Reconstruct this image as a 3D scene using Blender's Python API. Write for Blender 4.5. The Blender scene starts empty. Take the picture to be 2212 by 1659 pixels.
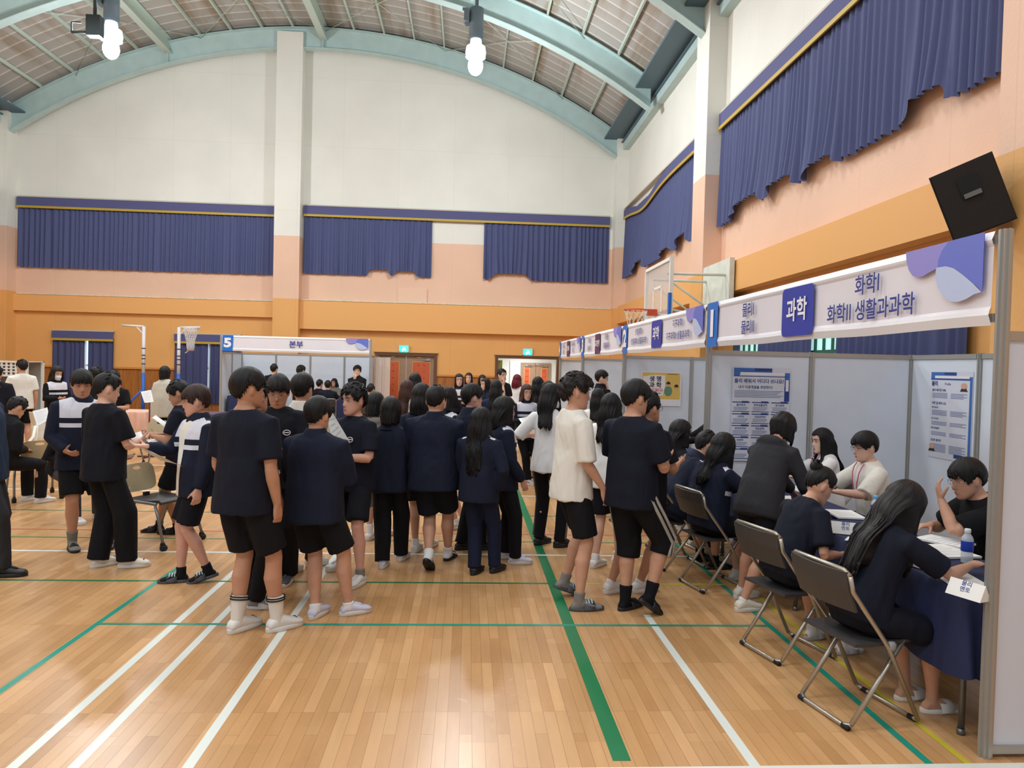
import bpy, math, random
import numpy as np
from mathutils import Vector, Matrix
random.seed(7); rng = np.random.default_rng(7)
SC = bpy.context.scene
COL = SC.collection
PI = math.pi
# ---------------------------------------------------------------- camera
H = 1.8; FPX = 1560.0
cR = np.array([0.99782938, -0.06094073, 0.02495491])
cU = np.array([-0.02343926, 0.0254604, 0.99940101])
cF = np.array([0.06153959, 0.99781661, -0.02397673])
cd = bpy.data.cameras.new('camera'); cam = bpy.data.objects.new('camera', cd); COL.objects.link(cam)
cam.matrix_world = Matrix(((cR[0], cU[0], -cF[0], 0), (cR[1], cU[1], -cF[1], 0), (cR[2], cU[2], -cF[2], H), (0, 0, 0, 1)))
cd.sensor_width = 36; cd.lens = 36 * FPX / 2212; cd.clip_start = 0.05; cd.clip_end = 200
SC.camera = cam
def ray(px, py): return cR * (px - 1106) / FPX - cU * (py - 829.5) / FPX + cF
def fl(px, py, z=0.0):
    d = ray(px, py); t = (z - H) / d[2]; return d * t + np.array([0, 0, H])
def atY(px, py, Y):
    d = ray(px, py); return d * (Y / d[1]) + np.array([0, 0, H])
def atX(px, py, X):
    d = ray(px, py); return d * (X / d[0]) + np.array([0, 0, H])
# ---------------------------------------------------------------- world, lamps of the hall, exposure
SC.view_settings.view_transform = 'Standard'; SC.view_settings.look = 'None'
SC.view_settings.gamma = 1.0; SC.view_settings.exposure = -0.16; SC.view_settings.use_curve_mapping = False
W = bpy.data.worlds.new('daylight'); SC.world = W; W.use_nodes = True
W.node_tree.nodes['Background'].inputs[0].default_value = (0.84, 0.92, 1.0, 1)
W.node_tree.nodes['Background'].inputs[1].default_value = 0.68
def area(name, loc, size, power, rot=(0, 0, 0), col=(0.95, 0.98, 1.0), sy=None):
    l = bpy.data.lights.new(name, 'AREA'); l.energy = power; l.color = col; l.size = size
    if sy: l.shape = 'RECTANGLE'; l.size_y = sy
    o = bpy.data.objects.new(name, l); o.location = loc; o.rotation_euler = rot; COL.objects.link(o); return o
def lamp_light(loc, power, rad=0.25):
    l = bpy.data.lights.new('high_bay_lamp_light', 'POINT'); l.energy = power; l.shadow_soft_size = rad; l.color = (0.93, 0.98, 1.0)
    o = bpy.data.objects.new('high_bay_lamp_light', l); o.location = loc; COL.objects.link(o)
for yy, pw in ((14.3, 140), (9.5, 108), (3.0, 108), (-2.5, 120)):                     # the nearer rows of high bay lamps, above the picture
    for xx in (-12.2, -8.6, -5.0, -1.4, 1.6):
        area('high_bay_lamp_light', (xx, yy, 9.3), 1.0, pw)
# ---------------------------------------------------------------- tags, meshes, materials
def lin(c): return tuple(((v / 255) / 12.92 if v / 255 <= 0.04045 else ((v / 255 + 0.055) / 1.055) ** 2.4) for v in c)
MATS = {}
def mat(name, rgb, rough=0.7, metal=0.0, var=0.0, vscale=6.0, bump=0.0, bscale=40.0, emit=0.0, alpha=1.0, trans=0.0, spec=0.5, ior=1.45):
    if name in MATS: return MATS[name]
    m = bpy.data.materials.new(name); m.use_nodes = True; nt = m.node_tree; b = nt.nodes['Principled BSDF']
    c = (*lin(rgb), 1)
    b.inputs['Base Color'].default_value = c; b.inputs['Roughness'].default_value = rough
    b.inputs['Metallic'].default_value = metal; b.inputs['Specular IOR Level'].default_value = spec
    b.inputs['IOR'].default_value = ior
    if trans: b.inputs['Transmission Weight'].default_value = trans
    if alpha < 1: b.inputs['Alpha'].default_value = alpha
    if emit: b.inputs['Emission Color'].default_value = c; b.inputs['Emission Strength'].default_value = emit
    tc = nt.nodes.new('ShaderNodeTexCoord')
    if var > 0:
        n = nt.nodes.new('ShaderNodeTexNoise'); n.inputs['Scale'].default_value = vscale; n.inputs['Detail'].default_value = 4
        nt.links.new(tc.outputs['Object'], n.inputs['Vector'])
        r = nt.nodes.new('ShaderNodeMapRange'); r.inputs[1].default_value = 0.3; r.inputs[2].default_value = 0.7
        r.inputs[3].default_value = 1 - var; r.inputs[4].default_value = 1 + var
        nt.links.new(n.outputs['Fac'], r.inputs[0])
        mx = nt.nodes.new('ShaderNodeVectorMath'); mx.operation = 'SCALE'; mx.inputs[0].default_value = c[:3]
        nt.links.new(r.outputs[0], mx.inputs['Scale']); nt.links.new(mx.outputs[0], b.inputs['Base Color'])
    if bump > 0:
        n = nt.nodes.new('ShaderNodeTexNoise'); n.inputs['Scale'].default_value = bscale; n.inputs['Detail'].default_value = 3
        nt.links.new(tc.outputs['Object'], n.inputs['Vector'])
        bp = nt.nodes.new('ShaderNodeBump'); bp.inputs['Strength'].default_value = bump; bp.inputs['Distance'].default_value = 0.01
        nt.links.new(n.outputs['Fac'], bp.inputs['Height']); nt.links.new(bp.outputs[0], b.inputs['Normal'])
    MATS[name] = m; return m
class MB:
    def __init__(s): s.v = []; s.f = []; s.m = []; s.sm = []
    def add(s, vs, fs, mi=0, smooth=False):
        k = len(s.v); s.v += [tuple(map(float, p)) for p in vs]
        s.f += [tuple(i + k for i in f) for f in fs]; s.m += [mi] * len(fs); s.sm += [smooth] * len(fs); return s
    def box(s, a, b, mi=0, M=None):
        x0, y0, z0 = a; x1, y1, z1 = b
        vs = [(x0, y0, z0), (x1, y0, z0), (x1, y1, z0), (x0, y1, z0), (x0, y0, z1), (x1, y0, z1), (x1, y1, z1), (x0, y1, z1)]
        if M is not None: vs = [M @ Vector(p) for p in vs]
        return s.add(vs, [(3, 2, 1, 0), (4, 5, 6, 7), (0, 1, 5, 4), (1, 2, 6, 5), (2, 3, 7, 6), (3, 0, 4, 7)], mi)
    def quad(s, a, b, c, d, mi=0): return s.add([a, b, c, d], [(0, 1, 2, 3)], mi)
    def loft(s, rings, mi=0, caps=True, smooth=True):
        n = len(rings[0]); vs = [p for r in rings for p in r]; fs = []
        for i in range(len(rings) - 1):
            for j in range(n):
                k = (j + 1) % n; fs.append((i * n + j, i * n + k, (i + 1) * n + k, (i + 1) * n + j))
        if caps: fs.append(tuple(range(n - 1, -1, -1))); fs.append(tuple((len(rings) - 1) * n + j for j in range(n)))
        return s.add(vs, fs, mi, smooth)
    def tube(s, pts, r, mi=0, n=8, caps=True, ry=None):
        pts = [Vector(p) for p in pts]; rings = []; up = None
        for i, p in enumerate(pts):
            t = (pts[min(i + 1, len(pts) - 1)] - pts[max(i - 1, 0)]).normalized()
            if up is None: up = Vector((0, 0, 1)) if abs(t.z) < 0.9 else Vector((0, 1, 0))
            a = t.cross(up).normalized(); up = a.cross(t).normalized()
            rr = r[i] if isinstance(r, (list, tuple)) else r; r2 = rr if ry is None else (ry[i] if isinstance(ry, (list, tuple)) else ry)
            rings.append([p + a * rr * math.cos(2 * PI * j / n) + up * r2 * math.sin(2 * PI * j / n) for j in range(n)])
        return s.loft(rings, mi, caps)
    def ball(s, c, r, mi=0, n=12, M=None):
        rx, ry, rz = r if isinstance(r, (list, tuple)) else (r, r, r); rings = []
        for i in range(1, n):
            a = PI * i / n
            ring = [Vector((rx * math.sin(a) * math.cos(2 * PI * j / (2 * n)), ry * math.sin(a) * math.sin(2 * PI * j / (2 * n)), -rz * math.cos(a))) for j in range(2 * n)]
            rings.append([(M @ p if M is not None else p) + Vector(c) for p in ring])
        return s.loft(rings, mi)
    def disc(s, c, r, mi=0, n=20, ax=(0, 0, 1), h=0.002):
        ax = Vector(ax).normalized(); c = Vector(c); return s.tube([c, c + ax * h], r, mi, n)
    def mesh(s, name, mats):
        me = bpy.data.meshes.new(name); me.from_pydata(s.v, [], s.f)
        for m in (mats if isinstance(mats, (list, tuple)) else [mats]): me.materials.append(m)
        me.polygons.foreach_set('material_index', s.m); me.polygons.foreach_set('use_smooth', s.sm); me.update(); return me
    def build(s, name, mats, parent=None, loc=(0, 0, 0), rz=0.0):
        o = bpy.data.objects.new(name, s.mesh(name, mats)); COL.objects.link(o); o.location = loc; o.rotation_euler = (0, 0, rz)
        if parent is not None: o.parent = parent
        return o
def tag(o, label=None, cat=None, group=None, kind=None):
    if label: o['label'] = label
    if cat: o['category'] = cat
    if group: o['group'] = group
    if kind: o['kind'] = kind
    return o
def empty(name, loc=(0, 0, 0), rz=0.0, label=None, cat=None, group=None, kind=None):
    o = bpy.data.objects.new(name, None); COL.objects.link(o); o.location = loc; o.rotation_euler = (0, 0, rz); o.empty_display_size = 0.1
    return tag(o, label, cat, group, kind)
def copy_tree(o, parent=None):
    c = o.copy(); COL.objects.link(c)
    if parent is not None: c.parent = parent
    for ch in list(o.children): copy_tree(ch, c)
    return c
def struct(o): return tag(o, kind='structure')
_txt = {}
def text_geo(mb, s, size, origin, ux, uy, mi=0, bold=0.0, align='CENTER', sx=1.0, depth=0.0):
    """lettering as real mesh: origin = centre of line, ux/uy = writing and up directions"""
    key = (s, bold, align)
    if key not in _txt:
        cu = bpy.data.curves.new('t', 'FONT'); cu.body = s; cu.size = 1.0; cu.align_x = align; cu.align_y = 'CENTER'; cu.offset = bold; cu.resolution_u = 3
        o = bpy.data.objects.new('t', cu); COL.objects.link(o)
        me = bpy.data.meshes.new_from_object(o.evaluated_get(bpy.context.evaluated_depsgraph_get()))
        _txt[key] = ([tuple(v.co) for v in me.vertices], [tuple(p.vertices) for p in me.polygons])
        bpy.data.objects.remove(o); bpy.data.curves.remove(cu); bpy.data.meshes.remove(me)
    vs, fs = _txt[key]; O = Vector(origin); ux = Vector(ux).normalized(); uy = Vector(uy).normalized()
    mb.add([O + ux * (p[0] * size * sx) + uy * (p[1] * size) for p in vs], fs, mi)
# ---------------------------------------------------------------- setting materials
def node_mat(name):
    m = bpy.data.materials.new(name); m.use_nodes = True; return m, m.node_tree, m.node_tree.nodes['Principled BSDF']
def wall_mat(name, rgb, bw=1.8, bh=2.2, seam=0.93, zoff=0.0, bumps=0.12):
    m, nt, b = node_mat(name); L = nt.links
    tc = nt.nodes.new('ShaderNodeTexCoord'); sp = nt.nodes.new('ShaderNodeSeparateXYZ'); L.new(tc.outputs['Object'], sp.inputs[0])
    ad = nt.nodes.new('ShaderNodeMath'); ad.operation = 'ADD'; L.new(sp.outputs[0], ad.inputs[0]); L.new(sp.outputs[1], ad.inputs[1])
    az = nt.nodes.new('ShaderNodeMath'); az.operation = 'ADD'; L.new(sp.outputs[2], az.inputs[0]); az.inputs[1].default_value = zoff
    cb = nt.nodes.new('ShaderNodeCombineXYZ'); L.new(ad.outputs[0], cb.inputs[0]); L.new(az.outputs[0], cb.inputs[1])
    br = nt.nodes.new('ShaderNodeTexBrick'); br.offset = 0; L.new(cb.outputs[0], br.inputs['Vector'])
    br.inputs['Scale'].default_value = 1; br.inputs['Brick Width'].default_value = bw; br.inputs['Row Height'].default_value = bh
    br.inputs['Mortar Size'].default_value = 0.012; br.inputs['Mortar Smooth'].default_value = 0.6
    c = lin(rgb); br.inputs['Color1'].default_value = (*c, 1); br.inputs['Color2'].default_value = (*[v * 0.985 for v in c], 1)
    br.inputs['Mortar'].default_value = (*[v * seam for v in c], 1)
    n = nt.nodes.new('ShaderNodeTexNoise'); n.inputs['Scale'].default_value = 0.7; n.inputs['Detail'].default_value = 6; L.new(tc.outputs['Object'], n.inputs['Vector'])
    r = nt.nodes.new('ShaderNodeMapRange'); r.inputs[1].default_value = 0.3; r.inputs[2].default_value = 0.7; r.inputs[3].default_value = 0.95; r.inputs[4].default_value = 1.03
    L.new(n.outputs['Fac'], r.inputs[0]); mx = nt.nodes.new('ShaderNodeVectorMath'); mx.operation = 'SCALE'
    L.new(br.outputs['Color'], mx.inputs[0]); L.new(r.outputs[0], mx.inputs['Scale']); L.new(mx.outputs[0], b.inputs['Base Color'])
    b.inputs['Roughness'].default_value = 0.6
    n2 = nt.nodes.new('ShaderNodeTexNoise'); n2.inputs['Scale'].default_value = 25; L.new(tc.outputs['Object'], n2.inputs['Vector'])
    bp = nt.nodes.new('ShaderNodeBump'); bp.inputs['Strength'].default_value = bumps; bp.inputs['Distance'].default_value = 0.02
    L.new(n2.outputs['Fac'], bp.inputs['Height']); L.new(bp.outputs[0], b.inputs['Normal']); return m
M_cream = wall_mat('cream_wall', (232, 232, 224)); M_peach = wall_mat('peach_wall', (233, 194, 168), bh=30)
M_orange = wall_mat('orange_wall', (230, 172, 102), bh=30, seam=0.9)
def wood_panel(name, rgb):
    m, nt, b = node_mat(name); L = nt.links; tc = nt.nodes.new('ShaderNodeTexCoord'); mp = nt.nodes.new('ShaderNodeMapping')
    mp.inputs['Scale'].default_value = (9, 9, 0.6); L.new(tc.outputs['Object'], mp.inputs[0]); n = nt.nodes.new('ShaderNodeTexNoise'); n.inputs['Scale'].default_value = 2.0
    n.inputs['Detail'].default_value = 5; n.inputs['Distortion'].default_value = 1.0; L.new(mp.outputs[0], n.inputs['Vector'])
    cr = nt.nodes.new('ShaderNodeValToRGB'); c = lin(rgb); cr.color_ramp.elements[0].color = (*[v * 0.6 for v in c], 1); cr.color_ramp.elements[1].color = (*[v * 1.25 for v in c], 1)
    cr.color_ramp.elements[0].position = 0.3; cr.color_ramp.elements[1].position = 0.7; L.new(n.outputs['Fac'], cr.inputs[0]); L.new(cr.outputs[0], b.inputs['Base Color'])
    b.inputs['Roughness'].default_value = 0.4; return m
M_wains = wood_panel('wainscot_wood', (168, 106, 48)); M_brownwood = wood_panel('dark_door_wood', (108, 78, 52))
def floor_mat():
    m, nt, b = node_mat('maple_floor'); L = nt.links; tc = nt.nodes.new('ShaderNodeTexCoord'); sp = nt.nodes.new('ShaderNodeSeparateXYZ'); L.new(tc.outputs['Object'], sp.inputs[0])
    cb = nt.nodes.new('ShaderNodeCombineXYZ'); L.new(sp.outputs[1], cb.inputs[0]); L.new(sp.outputs[0], cb.inputs[1])
    def brick(wd, ht, c1, c2, mo, ms, off=0.37, bias=0.0):
        br = nt.nodes.new('ShaderNodeTexBrick'); br.offset = off; br.offset_frequency = 3; L.new(cb.outputs[0], br.inputs['Vector'])
        br.inputs['Scale'].default_value = 1; br.inputs['Brick Width'].default_value = wd; br.inputs['Row Height'].default_value = ht
        br.inputs['Mortar Size'].default_value = ms; br.inputs['Mortar Smooth'].default_value = 0.3; br.inputs['Bias'].default_value = bias
        br.inputs['Color1'].default_value = (*c1, 1); br.inputs['Color2'].default_value = (*c2, 1); br.inputs['Mortar'].default_value = (*mo, 1); return br
    b1 = brick(0.62, 0.062, lin((212, 168, 120)), lin((192, 146, 98)), lin((150, 110, 70)), 0.0012)
    b2 = brick(0.62 * 1.0, 0.062 * 3, (1.06, 1.04, 1.0), (0.9, 0.88, 0.84), (0.97, 0.97, 0.97), 0.0, 0.5)
    mx = nt.nodes.new('ShaderNodeVectorMath'); mx.operation = 'MULTIPLY'; L.new(b1.outputs[0], mx.inputs[0]); L.new(b2.outputs[0], mx.inputs[1])
    mp = nt.nodes.new('ShaderNodeMapping'); mp.inputs['Scale'].default_value = (1, 0.12, 1); L.new(tc.outputs['Object'], mp.inputs[0])
    n = nt.nodes.new('ShaderNodeTexNoise'); n.inputs['Scale'].default_value = 22; n.inputs['Detail'].default_value = 5; L.new(mp.outputs[0], n.inputs['Vector'])
    n3 = nt.nodes.new('ShaderNodeTexNoise'); n3.inputs['Scale'].default_value = 0.8; n3.inputs['Detail'].default_value = 4; L.new(tc.outputs['Object'], n3.inputs['Vector'])
    ma = nt.nodes.new('ShaderNodeMath'); ma.operation = 'MULTIPLY_ADD'; L.new(n.outputs['Fac'], ma.inputs[0]); ma.inputs[1].default_value = 0.28; ma.inputs[2].default_value = 0.76
    mb_ = nt.nodes.new('ShaderNodeMath'); mb_.operation = 'MULTIPLY_ADD'; L.new(n3.outputs['Fac'], mb_.inputs[0]); mb_.inputs[1].default_value = 0.25; L.new(ma.outputs[0], mb_.inputs[2])
    s2 = nt.nodes.new('ShaderNodeVectorMath'); s2.operation = 'SCALE'; L.new(mx.outputs[0], s2.inputs[0]); L.new(mb_.outputs[0], s2.inputs['Scale']); L.new(s2.outputs[0], b.inputs['Base Color'])
    r = nt.nodes.new('ShaderNodeMapRange'); r.inputs[3].default_value = 0.2; r.inputs[4].default_value = 0.34; L.new(n3.outputs['Fac'], r.inputs[0]); L.new(r.outputs[0], b.inputs['Roughness'])
    b.inputs['Specular IOR Level'].default_value = 0.45
    bp = nt.nodes.new('ShaderNodeBump'); bp.inputs['Strength'].default_value = 0.08; bp.inputs['Distance'].default_value = 0.004; L.new(b1.outputs['Fac'], bp.inputs['Height']); L.new(bp.outputs[0], b.inputs['Normal'])
    return m
def deck_mat():
    m, nt, b = node_mat('roof_deck'); L = nt.links; tc = nt.nodes.new('ShaderNodeTexCoord'); sp = nt.nodes.new('ShaderNodeSeparateXYZ'); L.new(tc.outputs['Object'], sp.inputs[0])
    w = nt.nodes.new('ShaderNodeMath'); w.operation = 'MULTIPLY'; w.inputs[1].default_value = 2.2; L.new(sp.outputs[1], w.inputs[0])
    fr = nt.nodes.new('ShaderNodeMath'); fr.operation = 'FRACT'; L.new(w.outputs[0], fr.inputs[0])
    cr = nt.nodes.new('ShaderNodeValToRGB'); e = cr.color_ramp.elements; e[0].color = (*lin((176, 174, 170)), 1); e[1].color = (*lin((176, 174, 170)), 1)
    a = e.new(0.1); a.color = (*lin((222, 220, 214)), 1); a2 = e.new(0.2); a2.color = (*lin((168, 166, 162)), 1); L.new(fr.outputs[0], cr.inputs[0])
    n = nt.nodes.new('ShaderNodeTexNoise'); n.inputs['Scale'].default_value = 1.4; n.inputs['Detail'].default_value = 6
    mp = nt.nodes.new('ShaderNodeMapping'); mp.inputs['Scale'].default_value = (1.2, 0.14, 1); L.new(tc.outputs['Object'], mp.inputs[0]); L.new(mp.outputs[0], n.inputs['Vector'])
    r = nt.nodes.new('ShaderNodeMapRange'); r.inputs[1].default_value = 0.5; r.inputs[2].default_value = 0.64; L.new(n.outputs['Fac'], r.inputs[0])
    mx = nt.nodes.new('ShaderNodeMix'); mx.data_type = 'RGBA'; mx.blend_type = 'MULTIPLY'; mx.inputs[7].default_value = (0.72, 0.6, 0.48, 1)
    L.new(r.outputs[0], mx.inputs[0]); L.new(cr.outputs[0], mx.inputs[6]); L.new(mx.outputs[2], b.inputs['Base Color']); b.inputs['Roughness'].default_value = 0.6; return m
M_deck = deck_mat()
M_mint = mat('mint_steel', (182, 206, 206), 0.5, var=0.05, vscale=3)
M_mintpale = mat('pale_mint_purlin', (190, 206, 196), 0.5)
M_gutter = mat('grey_blue_gutter', (84, 108, 122), 0.5)
M_white = mat('white_paint', (232, 232, 226), 0.5)
M_black = mat('black_plastic', (22, 22, 24), 0.5)
# ---------------------------------------------------------------- floor and court lines
XW, XL, YF = 5.1, -14.8, 24.0
YB = -3.0
fm = MB(); fm.quad((XL - .3, YB, 0), (XW + .3, YB, 0), (XW + .3, YF + 4.5, 0), (XL - .3, YF + 4.5, 0)); floor = struct(fm.build('floor', floor_mat()))
def line(name, rgb, a, b, w, z=0.0006):
    m = mat(name, rgb, 0.35); a = Vector((*a, z)); b = Vector((*b, z)); t = (b - a).normalized(); s = Vector((-t.y, t.x, 0)) * w / 2
    q = MB(); q.quad(a - s, b - s, b + s, a + s); q.build('court_line', m, floor)
CWH, CG, CT, CY, CRD = (226, 232, 224), (24, 120, 72), (30, 150, 128), (206, 190, 60), (196, 84, 66)
line('line_white', CWH, (-1.94, 3.14), (-1.94, 9), .05); line('line_white', CWH, (-1.68, 3.14), (-1.68, 22), .05); line('line_white', CWH, (-1.19, 3.14), (-1.19, 22), .05)
line('line_white', CWH, (1.355, 3.14), (1.355, 5.2), .05); line('line_white', CWH, (-9, 3.12), (4.5, 3.17), .06, .0008)
line('line_green', CG, (0.75, 3.24), (0.75, 13), .085, .0010)
line('line_teal', CT, (2.19, 3.1), (2.19, 20), .04, .0007); line('line_teal', CT, (-2.45, 3.1), (-2.45, 6.5), .04, .0007); line('line_teal', CT, (-2.45, 4.98), (2.19, 4.98), .035, .0012)
line('line_green', CG, (-14, 5.95), (.79, 5.95), .035, .0009); line('line_yellow', CY, (.79, 5.95), (2.37, 5.95), .03, .0009); line('line_yellow', CY, (2.375, 3.1), (2.375, 6.0), .035, .0005)
line('line_white', CWH, (-14, 6.85), (4.4, 6.85), .045, .0013); line('line_green', CG, (-14, 7.37), (4.4, 7.37), .03, .0009); line('line_red', CRD, (-14, 7.7), (4.4, 7.7), .03, .0009)
line('line_green', CG, (-14, 8.66), (4.4, 8.66), .035, .0009); line('line_white', CWH, (-14, 10.0), (4.4, 10.0), .05, .0009); line('line_white', CWH, (-14, 12.4), (4.4, 12.4), .05, .0009)
# ---------------------------------------------------------------- walls
XC = -4.84; RT = 17.25; ZC = 12.42 - RT                      # roof arc (top of the arches)
def arcz(x, r=RT): return ZC + math.sqrt(r * r - (x - XC) ** 2)
def wall_strip(mb, x0, x1, z0, z1, mi, y=YF): mb.quad((x0, y, z0), (x1, y, z0), (x1, y, z1), (x0, y, z1), mi)
D1 = (-2.95, -1.12, 2.07); D2 = (1.0, 2.95, 2.07); WN1 = (-13.15, -11.45, 2.5); WN2 = (-9.35, -7.4, 2.5)
fw = MB()
xs = [XL, WN1[0], WN1[1], WN2[0], WN2[1], D1[0], D1[1], D2[0], D2[1], XW]
for i in range(len(xs) - 1):
    a, b = xs[i], xs[i + 1]
    if i % 2 == 0: wall_strip(fw, a, b, 0, 1.42, 3); wall_strip(fw, a, b, 1.42, 2.07, 2); wall_strip(fw, a, b, 2.07, 2.5, 2)
    elif i in (5, 7): wall_strip(fw, a, b, 2.07, 2.5, 2)
    elif i in (1, 3): wall_strip(fw, a, b, 0, .45, 3)
wall_strip(fw, XL, XW, 2.5, 3.75, 2); wall_strip(fw, XL, XW, 3.75, 5.8, 1); wall_strip(fw, XL, XW, 5.8, 9.0, 0)
pts = [(XL + (XW - XL) * i / 40) for i in range(41)]
for i in range(40): fw.quad((pts[i], YF, 9.0), (pts[i + 1], YF, 9.0), (pts[i + 1], YF, max(9, arcz(pts[i + 1]) + .4)), (pts[i], YF, max(9, arcz(pts[i]) + .4)), 0)
struct(fw.build('wall_far', [M_cream, M_peach, M_orange, M_wains]))
def side_wall(name, x, y0, y1):
    w = MB()
    for z0, z1, mi in ((0, 1.42, 3), (1.42, 3.85, 2), (3.85, 5.8, 1), (5.8, 9.9, 0)): w.quad((x, y0, z0), (x, y1, z0), (x, y1, z1), (x, y0, z1), mi)
    return struct(w.build(name, [M_cream, M_peach, M_orange, M_wains]))
side_wall('wall_right', XW, YB, YF); side_wall('wall_left', XL, YB, YF)
def pillar(x0, x1, y0, y1, top, zp=3.8):
    p = MB()
    p.box((x0, y0, 0), (x1, y1, zp), 2); p.box((x0, y0, zp), (x1, y1, 5.8), 1); p.box((x0, y0, 5.8), (x1, y1, top), 0)
    return struct(p.build('pillar', [M_cream, M_peach, M_orange]))
pillar(4.72, XW, 23.55, YF, 9.62); pillar(4.72, XW, 14.5, 15.3, 9.6); pillar(4.72, XW, 5.5, 6.28, 9.6)
pillar(XL, -14.42, 23.5, YF, 9.9); pillar(XL, -14.42, 14.5, 15.3, 9.6)
pillar(-6.27, -5.46, 23.55, YF, 12.25)
# ledges (boxed out lower wall)
M_ledge = mat('ledge_orange', (234, 176, 108), 0.6)
def ledge(n, a, b): l = MB(); l.box(a, b); return struct(l.build('trim_%d' % n, M_ledge))
ledge(1, (-14.42, 23.86, 3.2), (-6.27, YF - .002, 3.72)); ledge(2, (-5.46, 23.78, 2.86), (4.72, YF - .002, 3.78))
ledge(3, (4.86, 15.3, 3.3), (XW - .002, 23.55, 3.86)); ledge(4, (4.86, 6.28, 3.3), (XW - .002, 14.5, 3.86)); ledge(5, (4.86, 0, 3.3), (XW - .002, 5.5, 3.86))
ledge(6, (XL + .002, 6, 3.3), (XL + .2, 23.5, 3.86))
t = MB(); t.box((-14.3, 23.84, 3.72), (-6.3, 23.99, 3.75)); t.box((-5.44, 23.76, 3.78), (4.7, 23.99, 3.81)); struct(t.build('trim_7', mat('flaking_cream', (222, 214, 190), .7, var=.15, vscale=9)))
t = MB(); 
for a, b in ((XL, WN1[0] - .1), (WN1[1] + .1, WN2[0] - .1), (-7.2, D1[0] - .12), (D1[1] + .12, D2[0] - .12), (D2[1] + .12, XW)): t.box((a, YF - .05, 1.42), (b, YF - .002, 1.48))
struct(t.build('trim_8', mat('wainscot_cap', (206, 140, 70), .4)))
# access hatch on the peach band
h = MB(); h.box((-2.35, YF - .05, 3.82), (-1.4, YF - .002, 4.3)); tag(h.build('wall_hatch', mat('hatch_peach', (232, 196, 170), .5)), 'flat peach painted hatch on the far wall above the double doors', 'hatch')
# ---------------------------------------------------------------- roof: deck, arches, purlins
dk = MB(); N = 48; xs = [XL - .1 + (XW - XL + .2) * i / N for i in range(N + 1)]; ys = [YB, YF + .05]
dk.add([(x, y, arcz(x) + .14) for y in ys for x in xs], [(i, i + 1, N + 2 + i, N + 1 + i) for i in range(N)], 0, True); struct(dk.build('ceiling', M_deck))
def arch(y, web=.62, fl_w=.28):
    a = MB(); n = 40; X0, X1 = -14.42, 4.72
    def band(r0, r1, y0, y1):
        rings = []
        for i in range(n + 1):
            x = X0 + (X1 - X0) * i / n
            rings.append([(x, y0, arcz(x, r0)), (x, y1, arcz(x, r0)), (x, y1, arcz(x, r1)), (x, y0, arcz(x, r1))])
        a.loft(rings, 0, True, False)
    band(RT - web, RT, y - .012, y + .012); band(RT - web - .02, RT - web, y - fl_w / 2, y + fl_w / 2); band(RT, RT + .02, y - fl_w / 2, y + fl_w / 2)
    for x in (XC - 4.8, XC, XC + 4.8):
         a.box((x - .01, y - fl_w / 2, arcz(x, RT - web)), (x + .01, y + fl_w / 2, arcz(x, RT)))
    struct(a.build('beam', M_mint))
for y in (23.7, 19.3, 14.9, 10.3, 5.7): arch(y)
for k in range(-10, 11):
    x = XC + k * .96
    if x < XL or x > XW: continue
    p = MB(); z = arcz(x) + .02
    if k in (-5, 0, 5): p.box((x - .11, YB, z - .36), (x + .11, YF, z - .34)); p.box((x - .012, YB, z - .34), (x + .012, YF, z + .08)); p.box((x - .09, YB, z + .08), (x + .09, YF, z + .1))
    else: p.box((x - .025, YB, z), (x + .025, YF, z + .1))
    struct(p.build('beam', M_mintpale))
br = MB()
for (xa, xb) in ((-12.5, -8.7), (-8.7, -4.9), (-4.8, -1), (-1, 2.9)):
    for (ya, yb) in ((19.3, 23.7), (14.9, 19.3)):
        br.tube([(xa, ya, arcz(xa) - .02), ((xa + xb) / 2, (ya + yb) / 2, arcz((xa + xb) / 2) - .03), (xb, yb, arcz(xb) - .02)], .012, n=5)
        br.tube([(xb, ya, arcz(xb) - .05), ((xa + xb) / 2, (ya + yb) / 2, arcz((xa + xb) / 2) - .06), (xa, yb, arcz(xa) - .05)], .012, n=5)
struct(br.build('beam', M_mintpale))
for s, x in ((1, XW), (-1, XL)):
    e = MB(); x0, x1 = sorted((x, x - s * .2)); e.box((x0, YB, 8.98), (x1, YF - .3, 9.2)); struct(e.build('beam', M_mint))
    e = MB(); x0, x1 = sorted((x - s * .12, x - s * .8)); e.box((x0, YB, 9.34), (x1, YF - .3, 9.4)); x0, x1 = sorted((x, x - s * .26)); e.box((x0, YB, 9.2), (x1, YF - .3, 9.24), 0); struct(e.build('beam', M_gutter))
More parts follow.
